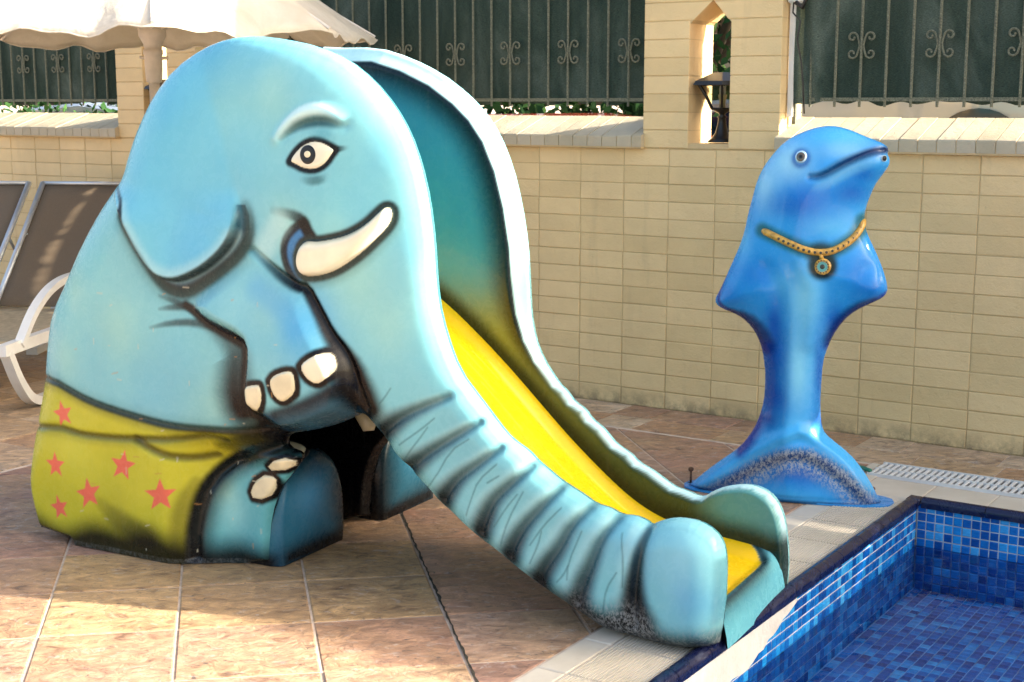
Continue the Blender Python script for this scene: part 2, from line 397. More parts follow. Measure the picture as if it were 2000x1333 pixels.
# slate tiles laid at 45 degrees to the wall
ut = R(33.5-45); ta = np.array([math.sin(ut), math.cos(ut)]); tb = np.array([math.cos(ut), -math.sin(ut)])
W_EDGE, U_STRIP, W_LEFT = -1.955, 5.68, -4.88
REDS = [(.42, .235, .165), (.46, .27, .19), (.38, .215, .17), (.48, .31, .22)]
TANS = [(.54, .35, .17), (.56, .37, .19), (.52, .33, .17)]
def tile_xy(i, j, du=0, dv=0):
    bb = .22 + .388*(i+du); aa = 4.02 + .375*(j+dv) - .05*bb
    return tuple(ta*aa + tb*bb)
for i in range(-9, 8):
    for j in range(-9, 9):
        poly = [tile_xy(i, j), tile_xy(i, j, 1), tile_xy(i, j, 1, 1), tile_xy(i, j, 0, 1)]
        poly = clip(poly, UP[0], UP[1], U_STRIP); 
        if poly: poly = clip(poly, WR[0], WR[1], W_EDGE)
        if poly: poly = clip(poly, -WR[0], -WR[1], -W_LEFT)
        if not poly: continue
        if i in (-2, -1, 0) and j in (0, 1): c = random.choice(TANS)
        elif i == -3 and j == 0: c = (.40, .24, .14)
        elif j < 0 and i < 1: c = random.choice([(.50, .30, .20), (.47, .27, .18), (.52, .34, .22)])
        else: c = random.choice(REDS)
        floor_piece('slate_tile', poly, M['slate'], c, gap=.0035)
# the expansion joint that has opened into a dark crumbling crack
m_ = MB(); L0 = []; R0 = []; rc = random.Random(4)
for k in range(90):
    aa = 3.3+k*.022; c = .6135+.0025*rc.uniform(-1, 1); hw = .0022+.0035*rc.random()**2
    for lst, s_ in ((L0, -1), (R0, 1)):
        q = ta*aa+tb*(c+s_*hw); lst.append((q[0], q[1], .0016+(s_ > 2)*.0))
n = len(L0); m_.add(L0+R0, [(i, i+1, n+i+1, n+i) for i in range(n-1)])
M['crack'] = simple('crack_filler', (.045, .038, .025), .9, var=.5, nscale=200)
m_.build('open_joint', M['crack'], deck)
# strip of stone slabs along the wall and to the left
STR = [(.54, .38, .23), (.48, .28, .16), (.60, .46, .32), (.52, .34, .20), (.58, .42, .28), (.42, .24, .16)]
for r_ in range(2):
    u0 = U_STRIP+.03 + r_*.233; w = -7.6 + r_*.2
    while w < 1.0:
        L = random.uniform(.2, .42)
        floor_piece('border_stone', [tuple(wp(a, b)[:2]) for a, b in ((w, u0), (w+L, u0), (w+L, u0+.23), (w, u0+.23))], M['strip_stone'], random.choice(STR), gap=.002)
        w += L
w = -1.93
while w < 1:                                         # between the drain grating and the wall strip lies one more narrow row
    L = random.uniform(.25, .4)
    w += L
for r_ in range(9):                                  # left of the border line, under the loungers
    u0 = 2.5 + r_*.354; w = W_LEFT-.03
    while w > -8.2:
        L = random.uniform(.35, .6)
        floor_piece('border_stone', [tuple(wp(a, b)[:2]) for a, b in ((w-L, u0), (w, u0), (w, u0+.352), (w-L, u0+.352))], M['strip_stone'], random.choice(STR[:3]+STR[3:5]), gap=.0025)
        w -= L
def cream_mat(name, ribs):
    m, nt, b = nodes(name)
    w_ = world_pos(nt)
    c = ramp(nt, noise(nt, w_, 3, 6, .65), [(.3, (.52, .45, .35)), (.7, (.68, .61, .50))])
    c = mixc(nt, ramp(nt, noise(nt, w_, 9, 6, .7), [(.6, 0), (.75, .4)]), c, (.36, .27, .18))
    nt.links.new(c, b.inputs['Base Color']); b.inputs['Roughness'].default_value = .5
    bump(nt, b, noise(nt, w_, 70, 3), .15, .003); return m
M['cream_tile'] = cream_mat('cream_deck_tile', 0)
# cream strip beside the pool: plain band, then ribbed tiles with real ribs
floor_len = .245
u = 1.6
while u < 5.45:
    u1 = u+floor_len
    floor_piece('deck_edge_tile', [wp(a, b)[:2] for a, b in ((-1.95, u), (-1.86, u), (-1.86, u1), (-1.95, u1))], M['cream_tile'], (1, 1, 1), gap=.0015)
    mbt = MB()
    e0, e1 = u+.002, min(u1, 5.195)-.002
    if e1 - e0 > .03:
        mbt.box((-1.857, e0, -.006), (-1.645, e1, -.001), tf=WP)
        k = -1.852
        while k < -1.655: mbt.box((k, e0+.003, -.002), (k+.0062, e1-.003, .0022), tf=WP); k += .0105
        mbt.build('ribbed_tile', M['cream_tile'], deck)
    u = u1
w = -1.857
while w < .6:
    floor_piece('deck_edge_tile', [wp(a, b)[:2] for a, b in ((w, 5.245), (w+.245, 5.245), (w+.245, 5.49), (w, 5.49))], M['cream_tile'], (1, 1, 1), gap=.0015)
    w += .245
mbt = MB(); mbt.box((-1.95, 5.197, -.006), (-1.86, 5.49, .0), tf=WP); mbt.build('deck_edge_tile', M['cream_tile'], deck)
mbt = MB(); mbt.box((-1.857, 5.197, -.006), (-1.645, 5.243, .0), tf=WP); mbt.build('deck_edge_tile', M['cream_tile'], deck)
mbt = MB(); mbt.box((-1.95, 5.495, -.006), (-1.915, 5.70, .001), tf=WP); mbt.build('deck_edge_tile', M['cream_tile'], deck)

# ---------------------------------------------------------------- pool
WX, FU, FLZ, WATZ = -1.60, 5.205, -.335, -.165
PT = .034
pool_floor = MB().box((WX-.03, Q0, FLZ-.03), (P1, FU+.03, FLZ-.003), tf=WP).build('pool_floor', M['pool_grout_wet']); tag(pool_floor, kind='structure')
def pool_wall(name, a, b, a2, b2):
    o = MB().box(a, b, tf=WP).build(name, M['pool_grout']); tag(o, kind='structure')
    MB().box(a2, b2, tf=WP).build('wet_joint', M['pool_grout_wet'], o)
    return o
wall_left = pool_wall('pool_wall', (WX-.03, Q0, WATZ), (WX-.003, FU+.03, -.012), (WX-.03, Q0, FLZ-.003), (WX-.0031, FU+.03, WATZ))
wall_far = pool_wall('pool_wall', (WX, FU+.003, WATZ), (P1, FU+.03, -.012), (WX, FU+.0031, FLZ-.003), (P1, FU+.03, WATZ))
wall_near = MB().box((WX, Q0-.03, FLZ), (P1, Q0-.003, -.012), tf=WP).build('pool_wall', M['mosaic']); tag(wall_near, kind='structure')
wall_right = MB().box((P1+.003, Q0, FLZ), (P1+.03, FU, -.012), tf=WP).build('pool_wall', M['mosaic']); tag(wall_right, kind='structure')
def tile_mesh(fn, name):
    g = .0016; h_ = PT/2-g; c = .003
    v = [(x*(h_), y*(h_), -.003) for x, y in ((-1, -1), (1, -1), (1, 1), (-1, 1))] + [(x*(h_-c), y*(h_-c), 0) for x, y in ((-1, -1), (1, -1), (1, 1), (-1, 1))]
    f = [(4, 5, 6, 7)] + [(i, (i+1) % 4, 4+(i+1) % 4, 4+i) for i in range(4)]
    v = [fn(*p) for p in v]
    me = bpy.data.meshes.new(name); me.from_pydata(v, [], f); me.materials.append(M['mosaic']); me.update(); return me, v, f
def mosaic(parent, centres, fn, limit=300):
    # centres: (sort key, (w,u,z)); the nearest ones are objects of their own, the rest one mesh
    me, v, f = tile_mesh(fn, 'mosaic_tile')
    centres.sort(key=lambda c: c[0])
    rest = MB()
    cz, sz = math.cos(-W_TH), math.sin(-W_TH)
    for n_, (k, (w_, u_, z_)) in enumerate(centres):
        x, y, z = wp(w_, u_, z_)
        if n_ < limit: obj_share('mosaic_tile', me, parent, (x, y, z), -W_TH)
        else: rest.add([(x+p[0]*cz-p[1]*sz, y+p[0]*sz+p[1]*cz, z+p[2]) for p in v], f)
    if rest.v: rest.build('mosaic_field', M['mosaic'], parent)['kind'] = 'stuff'
def snap(v): return math.floor(v/PT)*PT
def vis(w_, u_, z_):
    x, y, z = wp(w_, u_, z_); d = np.array([x, y, z-CAMH])
    dep = d[1]*math.cos(PITCH)-d[2]*math.sin(PITCH); vv = d[1]*math.sin(PITCH)+d[2]*math.cos(PITCH)
    px = 1000+FPX*x/dep; py = 666.5-FPX*vv/dep
    return dep + (0 if -30 < px < 2030 and py < 1360 else 100)
jit = lambda: random.uniform(-.0007, .0007)
cs = []
k = snap(WX)+PT
for iu in range(int(Q0/PT), int(FU/PT)+1):
    for iz in range(-10, 0):
        c = (WX+jit(), (iu+.5)*PT, (iz+.5)*PT+.0)
        if c[1] < FU and c[2] > FLZ: cs.append((vis(*c), c))
mosaic(wall_left, cs, lambda x, y, z: (z, x, y))
cs = []
for iw in range(int(math.floor(WX/PT)), int(P1/PT)):
    for iz in range(-10, 0):
        c = ((iw+.5)*PT, FU+jit(), (iz+.5)*PT)
        if c[0] > WX and c[2] > FLZ: cs.append((vis(*c), c))
mosaic(wall_far, cs, lambda x, y, z: (x, -z, y))
cs = []
for iw in range(int(math.floor(WX/PT)), int(P1/PT)):
    for iu in range(int(Q0/PT), int(FU/PT)+1):
        c = ((iw+.5)*PT, (iu+.5)*PT, FLZ+jit())
        if c[0] > WX and c[1] < FU: cs.append((vis(*c), c))
mosaic(pool_floor, cs, lambda x, y, z: (x, y, z))
wat = MB(); wat.add([wp(WX+.0002, Q0, WATZ), wp(P1, Q0, WATZ), wp(P1, FU-.0002, WATZ), wp(WX+.0002, FU-.0002, WATZ)], [(0, 1, 2, 3)])
tag(wat.build('water', M['water']), kind='structure')
M['plaster'] = simple('white_plaster', (.62, .60, .55), .8, var=.1, nscale=9, bmp=.8)
mbp = MB(); top = []; bot = []
for k in range(60):
    uu = 1.9 + k*(4.02-1.9)/59
    top.append((uu, -.014)); bot.append((uu, -.014 - (.012 + .1*max(0, min(1, (4.03-uu)/.35))*(1-.35*max(0, (3.3-uu)))) + random.uniform(-.006, .006)))
mbp.prism(top + bot[::-1], 0, .004, lambda a, b, d: wp(WX+d-.0005, a, b)); mbp.build('plaster_patch', M['plaster'], wall_left)
# bullnose rim
rim = thing('pool_rim', None, None); rim['kind'] = 'structure'
def rim_piece(along, a0, a1, c):
    prof = []
    for k in range(13):
        t = math.pi*k/12; prof.append((-.026*math.cos(t)*(1), .002+.022*math.sin(t)))
    prof = [(-.026, -.014)] + prof + [(.026, -.014)]
    m_ = MB(); g = .0018
    tf = (lambda x, z, d: wp(c+x, d, z)) if along == 'u' else (lambda x, z, d: wp(d, c+x, z))
    m_.prism(prof, a0+g, a1-g, tf); o = m_.build('rim_tile', M['navy'], rim); fix_normals(o)
u = 1.2
while u < 5.18: rim_piece('u', u, min(u+.2, 5.19), -1.616); u += .2
w = -1.585
while w < 1.0: rim_piece('w', w, w+.24, 5.222); w += .24
MB().box((-1.643, 5.195, -.01), (-1.588, 5.25, .018), tf=WP, bev=.006).build('rim_tile', M['navy'], rim)
MB().box((-1.64, 1.2, -.02), (-1.605, 5.25, .004), tf=WP).build('rim_bed', M['plaster'], rim)
MB().box((-1.6, 5.21, -.02), (1.0, 5.244, .004), tf=WP).build('rim_bed', M['plaster'], rim)

# ---------------------------------------------------------------- boundary wall
bw = thing('boundary_wall', 'low cream painted brick wall with sloped brick coping behind the pool deck', 'wall', wp(-2, WALL_D+.12))
bw_inv = Matrix.Translation(bw.location).inverted()
def child_to(o, parent): o.parent = parent; o.matrix_parent_inverse = Matrix.Translation(parent.location).inverted(); return o
BH, BL, ZT = .0853, .247, 1.28
child_to(MB().box((-16, WALL_D, -.01), (9, WALL_D+.24, ZT+.02), tf=WP).build('mortar_core', M['mortar']), bw)
bv, bf = chamfer_box(-BL/2+.0022, -.0035, .0022, BL/2-.0022, .02, BH-.0022, .0025)
bme = bpy.data.meshes.new('brick'); bme.from_pydata(bv, [], bf); bme.materials.append(M['brick']); bme.update()
rest = MB(); cnt = 0
cz, sz = math.cos(-W_TH), math.sin(-W_TH)
for i in range(-60, 34):
    for j in range(15):
        w_ = -1.697 + (i+.5)*BL; z_ = j*BH
        if w_ < -15.8 or w_ > 8.8: continue
        dw, dz, du = random.uniform(-.0015, .0015), random.uniform(-.001, .001), random.uniform(-.0015, .0015)
        vis_ = (-4.6 < w_ < -1.2) or (-8.7 < w_ < -6.9 and z_ > .5)
        x, y, _ = wp(w_+dw, WALL_D+du)
        if vis_ and cnt < 300:
            cnt += 1; o = bpy.data.objects.new('brick', bme); col.objects.link(o); o.location = (x, y, z_+dz); o.rotation_euler = (random.uniform(-.004, .004), 0, -W_TH); child_to(o, bw)
        else: rest.add([(x+p[0]*cz-p[1]*sz, y+p[0]*sz+p[1]*cz, z_+dz+p[2]) for p in bv], bf)
o = rest.build('brick_field', M['brick']); child_to(o, bw); o['kind'] = 'stuff'
# sloped coping bricks (brick on edge), front face 5 cm high, top rising to the back
BAYS = [(-12.5, -7.05), (-6.34, -3.322), (-2.612, 7.0)]
U0, U1 = WALL_D-.045, WALL_D+.235
ncop = 0; rest = MB()
for (w0, w1) in BAYS:
    if w1 == -3.322: w1e = w1+.012
    else: w1e = w1+.012 if w1 < 0 else w1
    w = w0-.012 if w0 > -12 else w0
    while w < w1e-.02:
        L = min(.083, w1e-w); g = .0022
        prof = [(U0, 1.288), (U0, 1.336), (U0+.006, 1.342), (U1, 1.432), (U1, 1.29)]
        sk = .0
        m_ = MB(); e = random.uniform(-.002, .002)
        m_.prism([(a, b+e*(b > 1.3)) for a, b in prof], w+g, w+L-g, lambda a, b, d: wp(d, a, b))
        if (-9.2 < w < -1.2): o = m_.build('coping_brick', M['coping']); fix_normals(o); child_to(o, bw)
        else: rest.add(m_.v, m_.f)
        w += L
    child_to(MB().prism([(U0+.004, 1.28), (U0+.004, 1.333), (U0+.008, 1.338), (U1-.004, 1.427), (U1-.004, 1.28)], w0-.01, w1e-.003, lambda a, b, d: wp(d, a, b)).build('coping_joint', M['mortar']), bw)
o = rest.build('coping_field', M['coping']); child_to(o, bw); o['kind'] = 'stuff'; fix_normals(o)

# pillars with a pointed opening
def pillar(w0, w1, label):
    p = thing('brick_pillar', label, 'pillar', wp((w0+w1)/2, WALL_D+.14))
    oc = w0+.245; od = w1-.258+.001; ap = (oc+od)/2+.012; zb, zs, za = 1.311, 1.863, 1.967
    TH = .245; TOP = 3.27
    F0, F1 = WALL_D-.010, WALL_D+TH
    tfw = lambda a, b, d: wp(a, d, b)
    core = MB(); q = .004
    zlow = 1.283
    core.prism([(w0+q, zlow), (w1-q, zlow), (w1-q, zb-q), (w0+q, zb-q)], F0+q, F1-q, tfw)
    core.prism([(w0+q, zb-q), (oc-q, zb-q), (oc-q, zs+.002), (ap, za+q), (ap, TOP), (w0+q, TOP)], F0+q, F1-q, tfw)
    core.prism([(w1-q, zb-q), (w1-q, TOP), (ap, TOP), (ap, za+q), (od+q, zs+.002), (od+q, zb-q)], F0+q, F1-q, tfw)
    o = core.build('mortar_core', M['mortar']); fix_normals(o); child_to(o, p)
    j = 0; z = zlow
    while z < TOP-.01:
        z1 = min(z+BH, TOP); g = .002
        def piece(poly):
            if len(poly) < 3 or abs(area(poly)) < 3e-4: return
            if area(poly) < 0: poly = poly[::-1]
            a = inset(poly, g)
            if not a: return
            m_ = MB(); b_ = inset(poly, g+.0025)
            n_ = len(a)
            v = [tfw(*x, F0) for x in b_] + [tfw(*x, F0+.003) for x in a] + [tfw(*x, F1) for x in a]
            f = [tuple(range(n_))] + [(i, (i+1) % n_, n_+(i+1) % n_, n_+i) for i in range(n_)] + [(n_+i, n_+(i+1) % n_, 2*n_+(i+1) % n_, 2*n_+i) for i in range(n_)] + [tuple(range(2*n_, 3*n_))]
            m_.add(v, f); o = m_.build('brick', M['brick']); fix_normals(o); child_to(o, p)
        if z1 <= zb+.03:
            for a, b in ((w0, w0+.27), (w0+.27, w0+.5), (w0+.5, w1)): piece([(a, z), (b, z), (b, min(z1, zb)), (a, min(z1, zb))])
            z1 = zb
        elif z >= za:
            off = .12*(j % 2)
            for a, b in ((w0, w0+.23+off), (w0+.23+off, w0+.5), (w0+.5, w1)): piece([(a, z), (b, z), (b, z1), (a, z1)])
        else:
            for side in (0, 1):
                P = [(w0, z), (ap, z), (ap, z1), (w0, z1)] if side == 0 else [(ap, z), (w1, z), (w1, z1), (ap, z1)]
                e = oc if side == 0 else od
                if z1 <= zs+.02: P = clip(P, 1, 0, oc) if side == 0 else clip(P, -1, 0, -od)
                else:
                    # slope line from (e,zs) to (ap,za): keep the outer side
                    dx, dz = ap-e, za-zs
                    if side == 0: P = clip(P, dz, -dx, dz*e-dx*zs)
                    else: P = clip(P, -dz, dx, -(dz*e-dx*zs))
                    if z < zs: P = clip(P, 1, 0, oc+.5) 
                if P: piece(P)
        z = z1; j += 1
    return p
pillar(-3.322, -2.612, 'cream brick pillar with pointed opening and black lantern, right of the centre fence bay')
pillar(-7.05, -6.34, 'cream brick pillar behind the parasol pole, left of the elephant head')

# fence bays: metal bars with scrolls and green shade netting
def scroll_pts(w, z, side, r=.026):
    pts = []
    # a C-shape with curled ends; side = +1 opens right
    H2 = .046
    for k in range(15):                              # upper curl
        t = -2.2*math.pi + k/14*2.2*math.pi*.9; rad = r*(.35+.65*k/14)
        pts.append((w+side*(.036+rad*math.cos(math.pi-t*1.0)*1.0), z+H2+rad*math.sin(t)*-1))
    return pts
def spiral(cw, cz_, r0, a0, turns, sgn, n=14):
    out = []
    for k in range(n+1):
        f = k/n; rr = r0*(1-.72*f); a = a0+sgn*turns*2*math.pi*f
        out.append((cw+rr*math.cos(a), cz_+rr*math.sin(a)))
    return out
def make_scroll(side):
    # C back touches the bar, both ends curl outwards
    up_ = spiral(side*.042, .036, .024, math.pi if side > 0 else 0, 1.05, -side)
    dn = [(a, -b) for a, b in up_]
    mid = [(side*.012, y) for y in (.022, 0, -.022)]
    return up_[::-1] + [(side*.013, .02), (side*.0085, 0), (side*.013, -.02)] + dn
def fence(name_label, w0, w1, bar0, pitch, scroll_phase, label_net, zb=1.51, bars=None, drape=0):
    UZ = WALL_D+.10
    f = thing('metal_fence', name_label, 'fence', wp((w0+w1)/2, UZ))
    k0 = math.ceil((w0+.02-bar0)/pitch); k1 = math.floor((w1-.02-bar0)/pitch)
    zc = 1.752
    m1 = MB().tube([wp(0, 0, zb-.03), wp(0, 0, 3.18)], .0065, 6); bme_ = bpy.data.meshes.new('bar'); bme_.from_pydata(m1.v, [], m1.f); bme_.materials.append(M['bar']); bme_.update()
    scr = {}
    for s_ in (1, -1):
        m1 = MB().tube([wp(a, 0, b) for a, b in make_scroll(s_)], .0048, 5); me = bpy.data.meshes.new('scroll'); me.from_pydata(m1.v, [], m1.f); me.materials.append(M['bar']); me.update(); scr[s_] = me
    for k in range(k0, k1+1):
        w_ = bar0+k*pitch; x, y, _ = wp(w_, UZ-.012)
        if w_ < -9.5 or w_ > -.6: continue
        o = bpy.data.objects.new('bar', bme_); col.objects.link(o); o.location = (x, y, 0); child_to(o, f)
        if (k-scroll_phase) % 3 == 0:
            for s_ in (1, -1):
                o = bpy.data.objects.new('scroll', scr[s_]); col.objects.link(o); o.location = (x, y, zc); child_to(o, f)
    child_to(MB().box((w0+.01, UZ-.014, zb-.005), (w1-.01, UZ+.004, zb+.012), tf=WP).build('rail', M['bar']), f)
    child_to(MB().box((w0+.01, UZ-.012, 3.16), (w1-.01, UZ+.006, 3.20), tf=WP).build('rail', M['bar']), f)
    for pw in (w0+.015, w1-.03): child_to(MB().box((pw, UZ-.01, 1.40), (pw+.018, UZ+.008, 3.18), tf=WP).build('post', M['bar']), f)
    # net: rippled sheet with a wavy lower hem
    nw = int((w1-w0)/.02); nz = 60; vs_ = []; fs = []
    for a in range(nw+1):
        for b in range(nz+1):
            ww = w0+.012+(w1-w0-.024)*a/nw; t = b/nz
            hem = .010*math.sin(ww*9.3)*math.sin(ww*23+1) + .006*math.sin(ww*41)
            z = (zb-.012+hem)*(1-t) + 3.18*t
            ph = (ww-bar0)/pitch*math.pi
            d = -.010*abs(math.cos(ph)) + .006*math.sin(ww*5+z*3) + .004*math.sin(ww*17-z*6)
            if drape:
                e_ = max(0, 1-(ww-w0)/.35); d += -.05*e_*abs(math.sin(ww*30+z*4))*(.3+.7*e_)
            vs_.append(wp(ww, UZ+.016+d, z))
    for a in range(nw):
        for b in range(nz): i = a*(nz+1)+b; fs.append((i, i+nz+1, i+nz+2, i+1))
    n_ = mesh_obj('shade_net', vs_, fs, M['net'], None, True); tag(n_, label_net, 'shade net', 'nets on the fence')
    return f
fence('metal fence bay with scrollwork between elephant head and lantern pillar', -6.34, -3.322, -4.509, .1168, 0, 'dark green shade net stretched on the centre fence bay, behind the slide')
fence('metal fence bay with scrollwork at the upper right, above the dolphin', -2.612, 7.0, -2.509, .1168, 2, 'dark green shade net sagging on the right fence bay, above the dolphin', drape=1)
fence('metal fence bay with scrollwork at the far left, under the parasol', -12.5, -7.05, -7.13, .1168, 1, 'dark green shade net on the left fence bay, below the parasol rim')

# black lanterns standing in the two pointed openings
def lantern(w, label):
    t = thing('lantern', label, 'lamp', wp(w, WALL_D+.11, 1.312))
    def reg(o): o.parent = t; return o
    L = MB().lathe([(.066, 0), (.066, .006), (.050, .02), (.032, .045), (.021, .09), (.019, .115), (.026, .12), (.013, .128), (.017, .135), (.042, .15), (.045, .158)], (0, 0, 0), 14)
    reg(L.build('base', M['black'], None, True))
    def hexa(r_, z): return [Vector((r_*math.cos(R(60*k+20)), r_*math.sin(R(60*k+20)), z)) for k in range(6)]
    lo, hi = hexa(.056, .158), hexa(.132, .275)
    fr = MB()
    for k in range(6):
        a, b = lo[k], hi[k]; mid = (a+b)/2 - Vector((a.x, a.y, 0)).normalized()*.006
        fr.tube([a, mid, b], .0065, 5); fr.tube([lo[k], lo[(k+1) % 6]], .0055, 5); fr.tube([hi[k], hi[(k+1) % 6]], .008, 5)
    reg(fr.build('cage', M['black']))
    gl = MB()
    for k in range(6): gl.add([lo[k]*.97, lo[(k+1) % 6]*.97, hi[(k+1) % 6]*.97, hi[k]*.97], [(0, 1, 2, 3)])
    g_ = MB()
    for k in range(6):
        a, b, c, d = [Vector((p.x*.93, p.y*.93, p.z)) for p in (lo[k], lo[(k+1) % 6], hi[(k+1) % 6], hi[k])]
        gp = MB().add([a, b, c, d], [(0, 1, 2, 3)]); reg(gp.build('pane', M['glass']))
    rf = MB(); r0, r1, r2 = hexa(.158, .270), hexa(.146, .288), hexa(.05, .328)
    v = r0+r1+r2+[Vector((0, 0, .33))]; f = [tuple(range(5, -1, -1))]
    for k in range(6): f += [(k, (k+1) % 6, 6+(k+1) % 6, 6+k), (6+k, 6+(k+1) % 6, 12+(k+1) % 6, 12+k), (12+k, 12+(k+1) % 6, 18)]
    rf.add(v, f); reg(rf.build('roof', M['black']))
    bu = MB().lathe([(.014, .16), (.016, .20), (.021, .215), (.021, .225)], (0, 0, 0), 10).build('bulb_socket', M['cream']); reg(bu)
    bl = MB()
    for s_ in (-1, 0, 1): bl.tube([(s_*.011, 0, .224), (s_*.011, 0, .262), (s_*.011+.004, 0, .266)], .0045, 6)
    reg(bl.build('bulb', M['white_plastic'], None, True))
lantern(-2.958, 'black hexagonal lantern in the pointed opening beside the dolphin')
lantern(-6.70, 'black hexagonal lantern behind the parasol pole, mostly hidden by the elephant')

# junction box and cable on the lantern pillar's right face, steel mounting bracket below
jb = thing('junction_box', 'white plastic junction box with black cable on the pillar at the net edge', 'junction box', wp(-2.585, WALL_D+.05, 1.93))
def reg_local(mbuilder, name, mat, parent, smooth=False):
    o = mbuilder.build(name, mat, None, smooth); return child_to(o, parent)
reg_local(MB().box((-2.608, WALL_D+.02, 1.945), (-2.545, WALL_D+.09, 2.08), tf=WP, bev=.008), 'box', M['white_plastic'], jb)
cb = [wp(-2.575, WALL_D+.02, 1.945), wp(-2.57, WALL_D, 1.90), wp(-2.53, WALL_D-.005, 1.86), wp(-2.545, WALL_D, 1.78), wp(-2.52, WALL_D-.005, 1.68), wp(-2.51, WALL_D, 1.58), wp(-2.50, WALL_D, 1.45)]
reg_local(MB().tube(cb, .004, 6), 'cable', M['black'], jb, True)
reg_local(MB().tube([wp(-2.56, WALL_D+.01, 1.945), wp(-2.52, WALL_D-.01, 1.92), wp(-2.50, WALL_D-.01, 1.97), wp(-2.52, WALL_D, 2.06), wp(-2.55, WALL_D, 2.14)], .010, 6), 'cable', M['black'], jb, True)
reg_local(MB().box((-2.606, WALL_D+.055, 1.435), (-2.585, WALL_D+.075, 2.0), tf=WP), 'conduit', M['white_plastic'], jb)

# ---------------------------------------------------------------- street beyond the wall
M['asphalt'] = simple('asphalt', (.10, .10, .10), .85, var=.2, nscale=30, bmp=.5)
tag(MB().box((-20, 7.2, -.05), (14, 20, -.001), tf=WP).build('street', M['asphalt']), kind='structure')
M['car_white'] = simple('white_car_paint', (.38, .44, .53), .2, var=.02, coat=.8)
M['car_red'] = simple('red_car_paint', (.35, .02, .015), .2, var=.05, coat=.8)
M['car_dark'] = simple('dark_glass', (.02, .035, .06), .08, var=.1)
M['tyre'] = simple('tyre_rubber', (.02, .02, .02), .8)
def car(label, w, u, paint, L=4.3, H=1.5, van=False):
    c = thing('parked_car', label, 'car', wp(w, u), -W_TH)
    if van: prof = [(-L/2, .35), (-L/2, 1.5), (-L/2+.1, H-.08), (-L/2+.3, H), (L/2-1.3, H), (L/2-1.0, H-.12), (L/2-.35, 1.1), (L/2-.05, .95), (L/2, .35)]
    else: prof = [(-L/2, .35), (-L/2+.03, .8), (-L/2+.15, .95), (-L/2+.75, 1.0), (-L/2+1.3, H-.05), (-.1, H), (.55, H-.06), (1.25, 1.02), (L/2-.2, .85), (L/2, .6), (L/2, .35)]
    b = MB(); n = len(prof); ys = (-.85, -.8, .8, .85); v = []
    for y in ys:
        k = 1 if abs(y) < .82 else 0
        for x, z in prof: v.append((x*(1 if k else .985), y, z if k else .35+(z-.35)*.975))
    f = [(i*n+j, i*n+(j+1) % n, (i+1)*n+(j+1) % n, (i+1)*n+j) for i in range(3) for j in range(n)] + [tuple(range(n-1, -1, -1)), tuple(range(3*n, 4*n))]
    b.add(v, f); o = b.build('body', paint, c); fix_normals(o)
    for s_ in (-1, 1):
        for wx in (-L*.3, L*.31):
            MB().tube([(wx, s_*.72, .33), (wx, s_*.87, .33)], .33, 18).build('wheel', M['tyre'], c)
            ring = MB().tube([(wx, s_*.85, .33), (wx, s_*.875, .33)], .2, 14).build('wheel_cap', M['alu'], c)
        if van: ws = [[(L/2-1.6, 1.15), (L/2-1.5, H-.22), (L/2-1.15, H-.25), (L/2-.75, 1.15)]]
        else: ws = [[(-.95, 1.0), (-.6, H-.12), (-.08, H-.08), (-.08, 1.0)], [(0, 1.0), (0, H-.08), (.5, H-.12), (1.0, 1.0)]]
        for q in ws:
            MB().prism(q, s_*.845, s_*.86, lambda a, b_, d: (a, d, b_)).build('window', M['car_dark'], c)
    return c
# the white van behind the right bay carries a rounded dark side window just above the coping
van = car('white van parked behind the wall, above the dolphin and lantern', -.2, 8.6, M['car_white'], 6.0, 2.15, True)
arch = [(.27*math.cos(math.pi*k/16), .27*math.sin(math.pi*k/16)) for k in range(17)]
MB().prism([(a-1.95, b+1.20) for a, b in arch], -.853, -.868, lambda a, b_, d: (a, d, b_)).build('arched_panel', M['car_dark'], van)
car('red car parked behind the centre fence bay, just visible under the net', -5.2, 8.5, M['car_red'], 4.3, 1.425)
car('white car behind the wall, left of the lantern pillar', -1.6-2.6, 10.9, M['car_white'], 4.3, 1.55)
car('pale car behind the left fence bay under the net', -9.7, 9.0, M['car_white'], 4.3, 1.5)

def leaf_cloud(name, blobs, n, size, label, seed, cat='hedge'):
    rng = np.random.RandomState(seed)
    t = thing(name, label, cat, (float(blobs[0][0]), float(blobs[0][1]), 0))
    V = []; F = []
    tot = sum(b[3]**2 for b in blobs)
    for (x, y, z, r_) in blobs:
        m_ = int(n*r_**2/tot)
        d = rng.normal(size=(m_, 3)); d /= np.linalg.norm(d, axis=1)[:, None]
        rad = r_*(.55+.5*rng.rand(m_)**.6)*(1+.18*np.sin(d[:, 0]*7+x)+.15*np.sin(d[:, 2]*9+y))
        c = np.array([x, y, z]) + d*rad[:, None]
        a = rng.normal(size=(m_, 3)); a /= np.linalg.norm(a, axis=1)[:, None]; b_ = np.cross(a, d+rng.normal(size=(m_, 3))*.5); b_ /= np.linalg.norm(b_, axis=1)[:, None]+1e-9
        s_ = size*(.6+.8*rng.rand(m_))[:, None]
        base = len(V)*0
        q = np.stack([c-a*s_, c+b_*s_*.5, c+a*s_, c-b_*s_*.5], 1).reshape(-1, 3)
        V.append(q)
    V = np.concatenate(V); F = np.arange(len(V)).reshape(-1, 4)
    o = mesh_obj('foliage' if cat == 'hedge' else 'crown', V, F, M['leaf']); child_to(o, t)
    return t
def make_leaf():
    m, nt, b = nodes('leaf'); g = N(nt, 'ShaderNodeNewGeometry')
    c = ramp(nt, g.outputs['Random Per Island'], [(0, (.012, .045, .012)), (.6, (.022, .07, .018)), (1, (.05, .12, .025))])
    nt.links.new(c, b.inputs['Base Color']); b.inputs['Roughness'].default_value = .8; b.inputs['Specular IOR Level'].default_value = .15; return m
